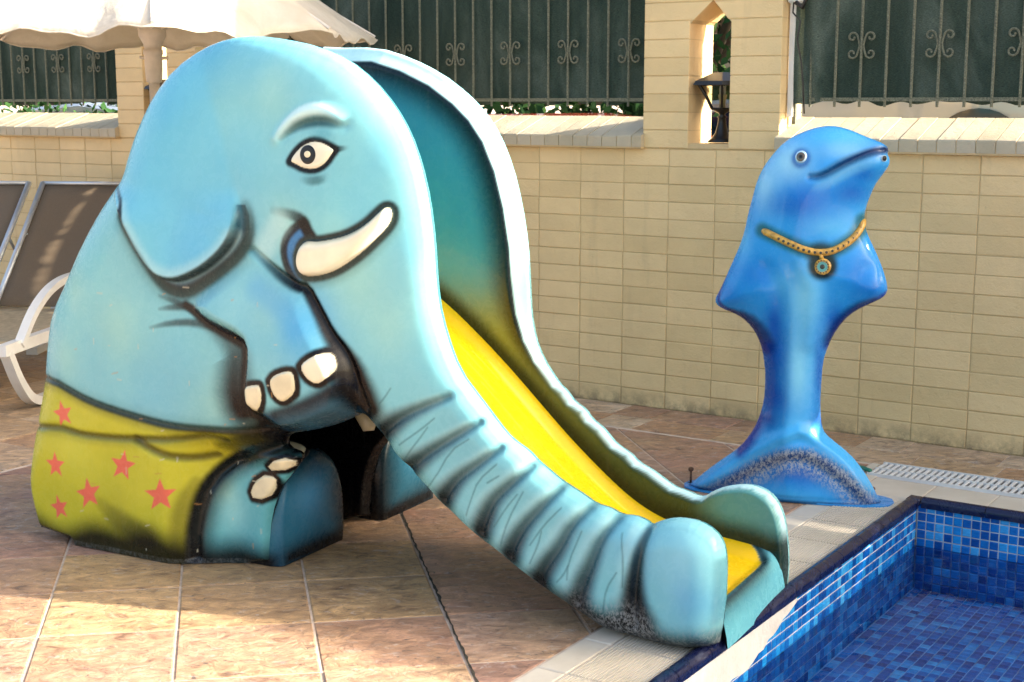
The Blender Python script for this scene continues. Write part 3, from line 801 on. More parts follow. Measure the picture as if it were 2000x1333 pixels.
M['leaf'] = make_leaf(); M['bark'] = simple('bark', (.11, .08, .055), .9, bmp=.8)
def tree(w, u, hh, r_, label, seed):
    x, y, _ = wp(w, u); rng = random.Random(seed)
    bl = [(x+rng.uniform(-.6, .6)*r_, y+rng.uniform(-.6, .6)*r_, hh*rng.uniform(.45, .95), r_*rng.uniform(.45, .7)) for _ in range(9)]
    t = leaf_cloud('street_tree', bl, 9000, .10, label, seed, 'tree'); ox, oy = t.location.x, t.location.y
    m_ = MB().tube([(x, y, -.1), (x+.05, y, hh*.3), (x-.05, y+.05, hh*.55), (x, y, hh*.8)], [.17, .13, .09, .04], 8)
    for b_ in bl[:5]: m_.tube([(x, y, hh*.35), ((x+b_[0])/2, (y+b_[1])/2, hh*.5), b_[:3]], [.07, .05, .02], 6)
    child_to(m_.build('trunk', M['bark'], None, True), t)
tree(-6.9, 14.3, 5.2, 2.6, 'dark green street tree seen through the pointed pillar opening', 3)
tree(-12.4, 12.5, 5.6, 2.6, 'dark leafy tree beyond the left fence bay and parasol', 4)
tree(1.5, 15.0, 5.4, 2.5, 'dark leafy tree beyond the right fence bay and van', 5)
hx = [(*wp(-7.3-.55*k, 7.55+.1*(k % 2))[:2], 1.0+.1*(k % 3), .42) for k in range(7)] + [(*wp(-7.3-.55*k, 7.55)[:2], .5, .4) for k in range(7)]
leaf_cloud('hedge', hx, 9000, .035, 'green hedge just behind the wall in the left fence bay', 8)
hx = [(*wp(-7.6+.75*k, 10.6+.2*(k % 2))[:2], .9+.25*(k % 3), .85) for k in range(9)]
leaf_cloud('hedge', hx, 9000, .06, 'tall dark hedge across the street behind the centre fence bay', 12)
# ================================================================ SHELL MODELLING (relief surfaces over a side plane)
def pl_dist(P, pts, closed=False, attr=None):
    """distance of points P (n,2) to polyline; attr = per-vertex values carried to the nearest point"""
    pts = np.asarray(pts, float); a = pts if closed else pts[:-1]; b = np.roll(pts, -1, 0) if closed else pts[1:]
    A = None if attr is None else np.asarray(attr, float)
    best = np.full(len(P), 1e9); near = np.zeros((len(P), 2)); av = None if A is None else np.zeros((len(P),)+A.shape[1:])
    for i in range(len(a)):
        d = b[i]-a[i]; L = d@d
        if L < 1e-12: continue
        t = np.clip(((P-a[i])@d)/L, 0, 1); q = a[i]+t[:, None]*d; dd = np.hypot(*(P-q).T)
        m = dd < best; best[m] = dd[m]; near[m] = q[m]
        if av is not None:
            v0 = A[i]; v1 = A[(i+1) % len(A)]
            tm = t[m]; av[m] = v0*(1-tm)+v1*tm if A.ndim == 1 else v0*(1-tm[:, None])+v1*tm[:, None]
    return best, near, av
def inside(P, poly):
    poly = np.asarray(poly, float); x, y = P[:, 0], P[:, 1]; r = np.zeros(len(P), bool); j = len(poly)-1
    for i in range(len(poly)):
        xi, yi = poly[i]; xj, yj = poly[j]
        c = ((yi > y) != (yj > y)); 
        if yi != yj: r ^= c & (x < (xj-xi)*(y-yi)/(yj-yi)+xi)
        j = i
    return r
def smooth_poly(p, it=2, closed=True):
    p = np.asarray(p, float)
    for _ in range(it):                              # Chaikin corner cutting
        if closed: q = np.roll(p, -1, 0); p = np.stack([p*.75+q*.25, p*.25+q*.75], 1).reshape(-1, p.shape[1])
        else: q = p[1:]; o = p[:-1]; p = np.concatenate([p[:1], np.stack([o*.75+q*.25, o*.25+q*.75], 1).reshape(-1, p.shape[1]), p[-1:]])
    return p
def sstep(x): x = np.clip(x, 0, 1); return x*x*(3-2*x)

class Panel:
    """a shell standing on a vertical plane: O + a*s + z ; bulges towards -n (side=-1) or +n (side=+1)"""
    def __init__(s, O, ang, off=0.0, side=-1):
        t = R(ang); s.a = np.array([math.cos(t), -math.sin(t)]); s.n = np.array([math.sin(t), math.cos(t)]); s.O = np.array(O, float); s.off = off; s.side = side
        s.T = None
    def E(s, x, y, t=0.0):
        p = on_plane(x, y, s.O+s.n*t, s.n); return np.array([(p[:2]-s.O)@s.a, p[2]])
    def W(s, sz, t):
        sz = np.atleast_2d(sz); t = np.broadcast_to(t, len(sz))
        xy = s.O + sz[:, :1]*s.a + t[:, None]*s.n
        return np.concatenate([xy, sz[:, 1:2]], 1)
    def look(s, p):                                  # relief depth at (s,z)
        if s.T is None: return 0.0
        i = (p[0]-s.s0)/s.h; j = (p[1]-s.z0)/s.h
        i = min(max(i, 0), s.T.shape[0]-1.001); j = min(max(j, 0), s.T.shape[1]-1.001); a, b = int(i), int(j); u, v = i-a, j-b
        T = s.T; return T[a, b]*(1-u)*(1-v)+T[a+1, b]*u*(1-v)+T[a, b+1]*(1-u)*v+T[a+1, b+1]*u*v
    def lookv(s, P):
        i = np.clip((P[:, 0]-s.s0)/s.h, 0, s.T.shape[0]-1.001); j = np.clip((P[:, 1]-s.z0)/s.h, 0, s.T.shape[1]-1.001); a = i.astype(int); b = j.astype(int); u, v = i-a, j-b
        T = s.T; return T[a, b]*(1-u)*(1-v)+T[a+1, b]*u*(1-v)+T[a, b+1]*(1-u)*v+T[a+1, b+1]*u*v
    def U(s, x, y):                                  # photo point -> (s,z) on the relief surface
        t = 0.0
        for _ in range(6): p = s.E(x, y, s.off+t); t = .5*t+.5*s.look(p)
        return s.E(x, y, s.off+t)
    def UL(s, pts): return np.array([s.U(p[0], p[1]) for p in pts])
def blur2(A, m, n):
    for _ in range(n):
        s_ = np.zeros_like(A); w = np.zeros_like(A)
        Am = A*m
        for dx, dy in ((0, 0), (1, 0), (-1, 0), (0, 1), (0, -1)):
            s_ += np.roll(np.roll(Am, dx, 0), dy, 1); w += np.roll(np.roll(m, dx, 0), dy, 1)
        A = np.where(m > 0, s_/np.maximum(w, 1e-9), A)
    return A
class Grid:
    def __init__(g, outline, h):
        g.h = h; o = np.asarray(outline); g.s0, g.z0 = o.min(0)-2*h; s1, z1 = o.max(0)+2*h
        g.ni = int((s1-g.s0)/h)+2; g.nj = int((z1-g.z0)/h)+2
        I, J = np.meshgrid(np.arange(g.ni), np.arange(g.nj), indexing='ij')
        g.P = np.stack([g.s0+I.ravel()*h, g.z0+J.ravel()*h], 1)
        g.ins = inside(g.P, o); g.outline = o
        g.dist, g.near, _ = pl_dist(g.P, o, True)
        g.snapn = g.dist < .45*h                     # nodes lying almost on the outline are moved onto it
        g.ins = g.ins & ~g.snapn
        cell = g.ins.reshape(g.ni, g.nj)
        c = cell[:-1, :-1] | cell[1:, :-1] | cell[1:, 1:] | cell[:-1, 1:]
        idx = np.arange(g.ni*g.nj).reshape(g.ni, g.nj)
        q = np.stack([idx[:-1, :-1][c], idx[1:, :-1][c], idx[1:, 1:][c], idx[:-1, 1:][c]], 1)
        used = np.unique(q); g.used = used; re = np.full(g.ni*g.nj, -1); re[used] = np.arange(len(used)); g.F = re[q]
        g.V = g.P[used].copy(); out = ~g.ins[used]; g.V[out] = g.near[used][out]
        g.d = np.where(out, 0, g.dist[used]); g.out = out
    def full(g, vals):                               # values on used nodes -> 2D array
        A = np.zeros(g.ni*g.nj); A[g.used] = vals; return A.reshape(g.ni, g.nj)
    def mask(g): A = np.zeros(g.ni*g.nj); A[g.used] = 1; return A.reshape(g.ni, g.nj)

class Paint:
    """airbrush work: colour per surface vertex, laid out on the surface's own (s,z) coordinates in metres"""
    def __init__(p, V, base): p.V = V; p.C = np.tile(np.array(base, float), (len(V), 1)); p.wear = np.zeros(len(V))
    def _apply(p, al, colr): p.C = p.C*(1-al[:, None]) + np.array(colr)*al[:, None]
    def _sel(p, pts, m):
        pts = np.asarray(pts); lo = pts.min(0)-m; hi = pts.max(0)+m
        return np.where(((p.V >= lo) & (p.V <= hi)).all(1))[0]
    def stroke(p, pts, w, soft, colr, alpha=1.0, smooth=1, wear=False):
        pts = np.asarray(pts, float); n = len(pts)
        w = np.broadcast_to(np.asarray(w, float), n); soft = np.broadcast_to(np.asarray(soft, float), n); alpha = np.broadcast_to(np.asarray(alpha, float), n)
        Q = np.concatenate([pts, w[:, None], soft[:, None], alpha[:, None]], 1)
        if smooth: Q = smooth_poly(Q, smooth, False)
        i = p._sel(Q[:, :2], Q[:, 2].max()+Q[:, 3].max()*1.1)
        if not len(i): return
        d, _, at = pl_dist(p.V[i], Q[:, :2], False, Q[:, 2:])
        al = at[:, 2]*(1-sstep((d-at[:, 0]/2)/np.maximum(at[:, 1], 1e-4)))
        if wear: p.wear[i] = np.maximum(p.wear[i], al)
        else: p.C[i] = p.C[i]*(1-al[:, None])+np.array(colr)*al[:, None]
    def fill(p, poly, soft, colr, alpha=1.0, smooth=1, grow=0, wear=False):
        poly = smooth_poly(poly, smooth) if smooth else np.asarray(poly, float)
        i = p._sel(poly, soft+grow+.01)
        if not len(i): return
        d, _, _ = pl_dist(p.V[i], poly, True); ins = inside(p.V[i], poly); sd_ = np.where(ins, -d, d)-grow
        al = alpha*(1-sstep((sd_+soft/2)/max(soft, 1e-4)))
        if wear: p.wear[i] = np.maximum(p.wear[i], al)
        else: p.C[i] = p.C[i]*(1-al[:, None])+np.array(colr)*al[:, None]
    def blob(p, c, r, colr, alpha=1.0):
        d = np.hypot((p.V[:, 0]-c[0])/r[0], (p.V[:, 1]-c[1])/r[1]); al = alpha*np.exp(-d*d*1.5); p._apply(al, colr)
K = .00165                                           # metres per photo pixel at the slide
def zl(org, sc, pts): return [(org[0]+x/sc, org[1]+y/sc) for x, y in pts]   # measurements taken on enlargements
BLACK = (.003, .003, .004); INK = (.012, .018, .024)
TEAL = (.21, .52, .56); SKYB = (.16, .46, .62); PALE = (.42, .72, .76); YEL = (.52, .50, .035); CORAL = (.78, .13, .10); DKBLUE = (.015, .065, .13); CREAM = (.80, .72, .50)

# ================================================================ ELEPHANT SLIDE
EO, EANG, EW = (.5, 3.77), 28.5, .58
el = thing('elephant_slide', 'pale blue fibreglass elephant pool slide in yellow starred shorts with a trunk-shaped yellow chute', 'slide', (EO[0]-.9, EO[1]+.8, 0))
el_near = Panel(EO, EANG, 0.0, -1)
back = [(92, 1052), (80, 1005), (73, 940), (73, 890), (78, 820), (88, 745), (100, 670), (115, 600), (135, 530), (165, 460), (195, 405), (225, 362), (240, 340), (250, 290), (270, 235), (300, 180), (345, 128), (400, 93), (450, 75), (500, 70), (560, 77), (620, 90), (680, 115), (730, 156), (770, 205), (800, 258), (822, 320), (838, 390), (848, 470), (853, 560), (862, 620), (885, 695), (905, 735)]
trunk_top = zl((700, 750), 2.222, [(480, 0), (560, 105), (640, 212), (680, 248), (740, 290), (780, 335), (820, 368), (880, 418), (930, 450), (975, 478), (1030, 520), (1090, 535), (1140, 566), (1200, 570), (1245, 588), (1276, 612), (1296, 600), (1340, 585), (1400, 579), (1480, 592), (1550, 635), (1588, 690), (1600, 760), (1600, 860), (1592, 960), (1582, 1050)])
nose = [(1408, 1240), (1407, 1258), (1344, 1267), (1299, 1260), (1267, 1246), (1240, 1238)]
under = zl((700, 750), 2.222, [(1150, 1075), (1080, 1055), (1000, 1000), (920, 945), (850, 900), (780, 850), (700, 790), (620, 720), (550, 670), (480, 610), (420, 550), (370, 510), (330, 460), (270, 395), (220, 340), (180, 300), (150, 245), (110, 195), (80, 160), (55, 132), (20, 122)])
paw = [(700, 812), (660, 829), (620, 839), (590, 843), (572, 846), (561, 856), (560, 872), (588, 883), (592, 896), (572, 925), (547, 955), (531, 1010), (527, 1060), (526, 1114), (385, 1101)]
_w = lambda x, y: (x if y > 590 else x+18 if y > 330 else x+18*max(0, min(1, (460-x)/200)), y)
back = [(_w(x, y) if x < 460 else (x, y)) for x, y in back]
near_px = back+trunk_top+nose+under+paw
_t = lambda x, y: 0.0 if x > 140 else -.048*min(1, max(0, (y-540)/190))-.04*min(1, max(0, (y-930)/60))
near_out = np.array([el_near.E(x, y, _t(x, y)) for x, y in near_px])
near_out[:, 1] = np.maximum(near_out[:, 1], .004)
for q in range(len(near_out)):
    x, y = near_px[q]
    if (y > 1095 and x < 540) or (x, y) == (92, 1052): near_out[q, 1] = .004
    if (x, y) == (385, 1101): near_out[q, 0] -= .0
near_out = smooth_poly(near_out, 1)
# far wall: same animal seen from inside; its crest read directly from the photograph
far_px = [(480, 80), (560, 84), (650, 94), (740, 93), (800, 112), (860, 142), (910, 180), (945, 216), (975, 262), (1000, 325), (1018, 400), (1030, 480), (1035, 560), (1037, 610), (1045, 660), (1060, 700)] + zl((700, 750), 2.222, [(870, 0), (900, 25), (935, 75), (985, 110), (1010, 150), (1060, 190), (1085, 220), (1120, 262), (1180, 300), (1215, 340), (1270, 370), (1330, 415), (1370, 445), (1420, 462), (1470, 484), (1505, 488), (1540, 465), (1590, 445), (1660, 435), (1720, 440), (1780, 470), (1820, 515), (1845, 570), (1858, 640), (1868, 760), (1862, 860), (1852, 930)])
far_plane = Panel(EO, EANG, EW, 1)
far_top = np.array([far_plane.E(x, y, EW) for x, y in far_px]); far_top[:, 1] = np.maximum(far_top[:, 1], .004)
near_back = np.array([el_near.E(x, y, _t(x, y)) for x, y in back[:17]]); near_back[:, 1] = np.maximum(near_back[:, 1], .004); near_back[0, 1] = .004
near_low = np.array([el_near.E(x, y, 0) for x, y in nose[2:]+under+paw]); near_low[:, 1] = np.maximum(near_low[:, 1], .004)
far_out = smooth_poly(np.concatenate([near_back, far_top, [[.09, .004]], near_low]), 1)

def base_depth(s, z):
    """how far the side bulges outwards, metres"""
    B = .065 + .075*sstep((-.75-s)/.5)*(1-.35*sstep((z-1.15)/.4))
    B = B + .02*np.exp(-((s-.0)/.12)**2)
    B = B*(1-.80*sstep((s+1.80)/.25)*(1-sstep((z-.33)/.16))*(s < -1.2))
    return B
def round_r(s, z): return .075+.12*sstep((-.7-s)/.4)*(.06+.94*sstep((z+.05)/.80)) - .05*(1-sstep((s+2.15)/.15))*(1-sstep((z-.08)/.35))
H_ = .0036
gN = Grid(near_out, H_)
def open_outline(out):                               # segments that round over (not the ground edge)
    keep = [i for i in range(len(out))]
    segs = []
    for i in range(len(out)):
        a, b = out[i], out[(i+1) % len(out)]
        if a[1] < .012 and b[1] < .012 and a[0] < -.3: continue
        segs.append((a, b))
    return segs
def seg_dist(P, segs):
    best = np.full(len(P), 1e9)
    for a, b in segs:
        d = b-a; L = d@d
        if L < 1e-12: continue
        t = np.clip(((P-a)@d)/L, 0, 1); best = np.minimum(best, np.hypot(*(P-(a+t[:, None]*d)).T))
    return best
def qround(x): x = np.clip(x, 0, 1); return np.sqrt(np.clip(1-(1-x)**2, 0, 1))
def base_T(g, out):
    dr = seg_dist(g.V, open_outline(out)); s, z = g.V[:, 0], g.V[:, 1]
    foot = sstep((s+1.62)/.1)*(s < -1.3)*(1-sstep((z-.34)/.08))
    Rr = round_r(s, z)*(1-foot)+.03*foot
    q = qround(dr/Rr)
    B = base_depth(s, z)
    T = B*q
    A = g.full(T); m = g.mask(); edge = g.full((dr < .018).astype(float))
    A2 = blur2(A, m, 10); A = np.where(edge > 0, A, A2)
    return A.reshape(-1)[g.used], dr
T0, drN = base_T(gN, near_out)
el_near.s0, el_near.z0, el_near.h = gN.s0, gN.z0, H_
Afull = gN.full(T0); Mk = gN.mask(); ext = Afull.copy(); mm = Mk.copy()
for _ in range(30):                                  # continue values outwards for look-ups near the edge
    s_ = np.zeros_like(ext); w_ = np.zeros_like(ext)
    for dx, dy in ((1, 0), (-1, 0), (0, 1), (0, -1)): s_ += np.roll(np.roll(ext*mm, dx, 0), dy, 1); w_ += np.roll(np.roll(mm, dx, 0), dy, 1)
    new = (mm == 0) & (w_ > 0); ext[new] = (s_/np.maximum(w_, 1))[new]; mm[new] = 1
el_near.T = -ext
UL = el_near.UL
# ---- features, measured on the photograph and carried onto the side surface
ear_in = zl((0, 400), 2.855, [(700, 40), (740, 150), (800, 280), (850, 350), (900, 395), (960, 415), (1020, 415), (1100, 385), (1180, 340), (1260, 270), (1310, 200), (1335, 130), (1340, 60), (1330, 0)])
ear_out = zl((0, 400), 2.855, [(685, 60), (735, 180), (800, 295), (870, 405), (930, 468), (1000, 494), (1060, 487), (1140, 440), (1240, 370), (1330, 290), (1380, 210), (1394, 140), (1390, 60), (1370, 0)])
ear_top = [(467, 375), (462, 330), (455, 250), (440, 160), (420, 60), (300, 60), (200, 200), (200, 400)]
earI = UL(ear_in); earO = UL(ear_out); earT = UL(ear_top)
ear_poly = np.concatenate([earI, UL([(462, 375), (452, 345)]), UL([(430, 250), (400, 110), (330, 90), (230, 200), (215, 330)])])
arm_poly = UL(zl((0, 400), 2.855, [(1060, 560), (1150, 650), (1250, 710), (1330, 750), (1375, 785), (1378, 870), (1370, 960), (1370, 1060), (1385, 1120), (1430, 1160), (1520, 1205), (1640, 1262), (1760, 1262), (1900, 1225), (2020, 1170), (1990, 1040), (1940, 880), (1890, 790), (1840, 720), (1790, 640), (1750, 560), (1710, 480), (1560, 380), (1440, 280), (1300, 350), (1180, 440)]))
tusk_poly = UL(zl((500, 180), 3.174, [(262, 1020), (285, 950), (325, 925), (400, 930), (480, 915), (560, 895), (640, 855), (700, 812), (760, 752), (795, 720), (822, 716), (842, 740), (840, 790), (812, 842), (742, 915), (662, 992), (582, 1052), (502, 1102), (420, 1132), (340, 1142), (292, 1132), (266, 1085)]))
eye_poly = UL(zl((500, 180), 3.174, [(212, 430), (240, 382), (290, 332), (350, 308), (400, 312), (450, 337), (488, 360), (470, 382), (440, 428), (400, 463), (350, 478), (290, 468), (242, 442)]))
nail_px = [zl((350, 350), 2.5786, q) for q in (
    [(376, 1052), (392, 1032), (440, 1022), (466, 1026), (476, 1085), (466, 1135), (430, 1163), (402, 1158), (386, 1110)],
    [(514, 1005), (535, 975), (595, 953), (630, 958), (640, 1015), (636, 1062), (592, 1102), (562, 1100), (530, 1062)],
    [(667, 932), (690, 902), (755, 866), (792, 873), (818, 930), (814, 970), (762, 1013), (732, 1013), (694, 985)])]
nail_polys = [UL(q) for q in nail_px]
stripes_px = [
    [(118, 205), (160, 165), (220, 130), (300, 95), (385, 60)],
    [(225, 372), (260, 335), (320, 290), (420, 230), (520, 172)],
    [(372, 500), (400, 450), (440, 405), (520, 350), (610, 285)],
    [(535, 640), (560, 555), (590, 500), (680, 420), (765, 350)],
    [(660, 745), (680, 680), (720, 615), (790, 540), (885, 450)],
    [(790, 850), (820, 780), (870, 715), (920, 620), (1020, 530)],
    [(955, 950), (975, 860), (1010, 780), (1050, 680), (1145, 572)],
    [(1190, 1050), (1195, 930), (1205, 820), (1230, 700), (1282, 608)]]
stripes = [UL(zl((700, 750), 2.222, q)) for q in stripes_px]
jaw = UL(zl((350, 350), 2.5786, [(370, 360), (440, 425), (520, 490), (600, 540), (640, 545), (700, 660), (760, 780), (830, 870), (870, 950), (900, 1050), (945, 1150)]))
brow_l = UL(zl((500, 180), 3.174, [(130, 285), (170, 225), (230, 165), (300, 120), (380, 103), (450, 118), (520, 165)]))
brow_d = UL(zl((500, 180), 3.174, [(150, 290), (200, 245), (260, 205), (340, 183), (420, 180), (490, 195), (550, 210)]))
waist = UL(zl((0, 400), 2.855, [(265, 890), (285, 930), (320, 980), (400, 1040), (500, 1092), (650, 1148), (800, 1195), (950, 1232), (1100, 1250), (1250, 1260), (1400, 1258), (1520, 1240), (1640, 1270)]))
def relief(g, T, near=True):
    V = g.V; T = T.copy(); s, z = V[:, 0], V[:, 1]
    fade = sstep(g.d/.03)
    def poly_sd(poly):
        poly = smooth_poly(poly, 1); lo = poly.min(0)-.15; hi = poly.max(0)+.15
        i = np.where(((V >= lo) & (V <= hi)).all(1))[0]; sd_ = np.full(len(V), .2)
        d, _, _ = pl_dist(V[i], poly, True); sd_[i] = np.where(inside(V[i], poly), -d, d); return sd_
    e = poly_sd(ear_poly); dI, _, _ = pl_dist(V, earI)
    # ear lifts along its traced rim and melts into the head at the top right
    lift = sstep((-e)/.018+.6)*np.exp(-(np.minimum(dI, .6)/.13)**2)
    zE = el_near.U(466, 372)[1]; lift = lift*sstep((zE+.01-z)/.13)
    T += .035*lift*fade
    a = poly_sd(arm_poly); T += .055*sstep((-a)/.06+.1)*sstep((1.05-z)/.35)*sstep(g.d/.05)
    tk = poly_sd(tusk_poly); T += .016*sstep(-tk/.02+.3)
    for st in stripes:
        d, _, _ = pl_dist(V, smooth_poly(st, 1, False)); T -= .013*np.exp(-(d/.013)**2)*sstep(g.d/.012)
    # trunk rings swell between the grooves
    d, _, _ = pl_dist(V, smooth_poly(jaw, 1, False)); T -= .014*np.exp(-(d/.013)**2)
    d, _, _ = pl_dist(V, smooth_poly(brow_l, 1, False)); T += .012*np.exp(-(d/.018)**2)
    d, _, _ = pl_dist(V, smooth_poly(brow_d, 1, False)); T -= .008*np.exp(-(d/.016)**2)
    d, _, _ = pl_dist(V, smooth_poly(waist, 1, False)); T -= .006*np.exp(-(d/.008)**2)
    d, _, _ = pl_dist(V, fold1); T -= .007*np.exp(-(d/.012)**2)
    d, _, _ = pl_dist(V, fold2); T -= .008*np.exp(-(d/.014)**2)
    d, _, _ = pl_dist(V, footline); T -= .018*np.exp(-(d/.018)**2)*sstep(g.d/.02)
    T += .0035*np.sin(s*13+z*6)*np.sin(z*11-s*4)*fade
    return T
fold1 = UL(zl((0, 800), 2.222, [(195, 20), (215, 50), (250, 75), (350, 108), (500, 125), (700, 130), (830, 124), (900, 112), (985, 132)]))
fold2 = UL(zl((0, 800), 2.222, [(590, 130), (650, 170), (740, 203), (850, 210), (945, 196)]))
footline = UL(zl((0, 800), 2.222, [(1240, 150), (1180, 172), (1100, 190), (1010, 226), (940, 285), (885, 360), (855, 450), (838, 550), (845, 660)]))
T1 = relief(gN, T0)
el_near.T = -np.where(Mk > 0, gN.full(T1), ext)

nail2 = [(524, 912), (535, 901), (557, 895), (580, 899), (579, 909), (558, 918), (531, 919)]
NAIL1 = UL(zl((0, 800), 2.222, [(1090, 360), (1098, 335), (1115, 308), (1148, 286), (1185, 292), (1200, 305), (1200, 340), (1180, 372), (1135, 390), (1098, 382)]))
def paint_side(P_):
    s, z = P_.V[:, 0], P_.V[:, 1]
    rng = np.random.RandomState(3)
    for _ in range(36):                              # mottled airbrush ground of teal and sky blue
        c = (rng.uniform(-2.4, .1), rng.uniform(.1, 1.7)); r_ = rng.uniform(.10, .28, 2)
        P_.blob(c, r_, SKYB if rng.rand() < .5 else (.22, .56, .57), .5)
    b = lambda x, y, r_, c, a: P_.blob(el_near.U(x, y), (r_*K, r_*K*1.3), c, a)
    b(330, 200, 90, (.07, .36, .56), .75); b(420, 90, 90, (.07, .38, .58), .65); b(560, 90, 90, (.07, .38, .60), .55); b(300, 330, 70, (.11, .44, .60), .4); b(380, 500, 90, (.10, .40, .70), .5)
    b(610, 620, 55, (.05, .33, .66), .5); b(590, 700, 60, (.09, .38, .62), .4); b(450, 620, 60, (.30, .62, .62), .5); b(600, 320, 70, (.20, .50, .60), .4)
    for q_ in ((130, 700, 45), (150, 560, 40), (230, 640, 60), (560, 440, 40), (520, 600, 50), (700, 560, 60), (660, 480, 40), (540, 160, 60), (760, 640, 50), (420, 800, 60)): b(*q_, (.34, .62, .52), .5)
    for q_ in ((700, 400, 60), (480, 300, 70), (740, 300, 50), (300, 760, 70), (350, 700, 70), (800, 480, 40)): b(*q_, (.14, .46, .60), .45)
    b(900, 600, 60, (.25, .60, .62), .4); b(130, 520, 60, (.12, .46, .48), .5); b(640, 150, 80, (.20, .52, .58), .5)
    # nose: pale rim
    L = lambda px, w, so, c=BLACK, a=1.0, sm=1: P_.stroke(UL(px), np.array(w)*K, np.array(so)*K, c, a, sm)
    # body behind the arm: wide black airbrush
    L(zl((0, 400), 2.855, [(1180, 670), (1290, 750), (1345, 830), (1345, 960), (1350, 1080), (1420, 1190), (1560, 1260)]), [6, 14, 26, 34, 40, 46, 40], [26, 40, 55, 65, 70, 60, 50], BLACK, [.5, .7, .85, .95, 1, 1, 1])
    # shorts
    sh = np.concatenate([waist, UL([(575, 860), (575, 900), (540, 1000), (525, 1200)]), [[-1.3, -.2], [-2.7, -.2]], UL([(20, 1000), (20, 720)])])
    P_.fill(sh, .008, YEL, 1, 0)
    for x, y, r_, c, a in ((150, 880, 60, (.62, .60, .05), .6), (300, 930, 70, (.60, .57, .045), .6), (420, 900, 60, (.44, .43, .03), .5), (230, 1000, 50, (.40, .38, .03), .5)): b(x, y, r_, c, a)
    P_.stroke(waist, .014*np.ones(len(waist)), .015, BLACK, 1)
    P_.stroke(waist+np.array([0, -.012]), .004, .035, (.05, .05, .01), .45)
    P_.stroke(waist+np.array([0, .018]), .004, .03, (.1, .3, .32), .35)
    P_.stroke(fold1, .005, .018, (.06, .055, .01), .85); P_.stroke(fold1+np.array([0, -.012]), .003, .03, (.15, .14, .015), .4)
    P_.stroke(fold2, .005, .022, (.07, .06, .01), .85)
    L(zl((0, 800), 2.222, [(960, 160), (1050, 150), (1150, 130), (1260, 120)]), [4, 18, 40, 50], [20, 35, 40, 40], (.012, .012, .004), [.5, .9, 1, 1])
    L(zl((0, 800), 2.222, [(430, 400), (500, 470), (580, 520), (640, 560)]), [4, 14, 18, 20], [20, 30, 30, 30], (.06, .06, .01), [.3, .6, .7, .6])
    L(zl((0, 800), 2.222, [(850, 310), (800, 400), (780, 500), (790, 600)]), [3, 10, 14, 16], [14, 24, 30, 30], (.08, .075, .01), [.4, .6, .6, .7])
    # foot: blue patch
    ft = np.concatenate([footline, UL([(385, 1150), (700, 1150), (700, 870)])])
    P_.fill(ft, .006, (.12, .42, .47), 1, 0)
    b(460, 1000, 42, (.26, .60, .62), .8); b(440, 960, 26, (.35, .62, .52), .6)
    P_.stroke(footline, np.array([18]+[18]*(len(footline)-1))*K, 13*K, BLACK, 1)
    P_.stroke(footline+np.array([.02, -.01]), 2*K, 34*K, (.01, .02, .02), .75)
    # dark grounding band
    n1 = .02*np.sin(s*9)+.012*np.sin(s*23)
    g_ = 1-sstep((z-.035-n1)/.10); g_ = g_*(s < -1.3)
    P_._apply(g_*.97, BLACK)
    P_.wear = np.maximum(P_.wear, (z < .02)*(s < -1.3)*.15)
    # stars
    def star(cx, cy, r_, rot, sx, org=(0, 800), sc=2.222):
        x0, y0 = org[0]+cx/sc, org[1]+cy/sc; pts = []
        for k in range(10):
            rr = (r_ if k % 2 == 0 else r_*.42)/sc; a = R(rot)+k*math.pi/5
            pts.append((x0+rr*math.sin(a)*sx, y0-rr*math.cos(a)))
        if x0 < 140:                                 # on the rounding hip: laid out directly on the surface
            c_ = el_near.U(x0, y0); pts = [(c_[0]+(px-x0)/sx*.00165, c_[1]-(py-y0)*.00165) for px, py in pts]; P_.fill(pts, .003, CORAL, .93, 0); return
        P_.fill(UL(pts), .003, CORAL, .93, 0)
    star(243, 240, 64, -2, .62); star(535, 243, 70, 10, .82); star(387, 364, 71, -10, .78); star(698, 372, 74, -2, .97); star(262, 424, 62, -14, .62)
    star(355, 1165, 84, -14, .70, (0, 400), 2.855)
    # ear
    P_.fill(np.concatenate([earO, earI[::-1]]), .006, (.008, .035, .07), .95, 0)
    P_.fill(ear_poly, .05, (.13, .50, .68), .5)
    P_.stroke((earI+np.array([.006, .014]))[:-3], 6*K, 22*K, (.42, .70, .72), .5)
    P_.stroke(earI, [5*K]*(len(earI)-3)+[3*K, 2*K, 1*K], 7*K, BLACK, [.9]*(len(earI)-3)+[.6, .35, .1])
    P_.stroke(UL([(242, 350), (241, 385), (243, 412), (250, 438)]), np.array([1, 3, 5, 6])*K, 6*K, BLACK, [.5, .85, 1, 1])
    P_.stroke(earO, [11*K]*(len(earO)-3)+[9*K, 7*K, 3*K], 15*K, BLACK, [1]*(len(earO)-3)+[.85, .6, .3])
    P_.stroke(earO+np.array([.0, -.02]), 4*K, 30*K, (.03, .12, .12), .35)
    # arm
    L(zl((0, 400), 2.855, [(1040, 555), (1150, 650), (1250, 708), (1330, 750), (1378, 785), (1380, 870), (1370, 960), (1372, 1060), (1388, 1125), (1430, 1163), (1520, 1208)]), [5, 10, 16, 18, 17, 14, 12, 12, 13, 16, 20], 11, BLACK, 1)
    for q in ([(890, 508), (980, 540), (1070, 580), (1120, 630)], [(890, 582), (960, 572), (1050, 568), (1110, 600)], [(840, 686), (950, 660), (1080, 655), (1190, 680)]):
        L(zl((0, 400), 2.855, q), [1.5, 4, 5, 5], [5, 8, 10, 12], BLACK, [.3, .75, .8, .8])
    L(zl((0, 400), 2.855, [(1440, 470), (1500, 520), (1600, 600), (1640, 700)]), 6, 40, (.06, .33, .66), .4)
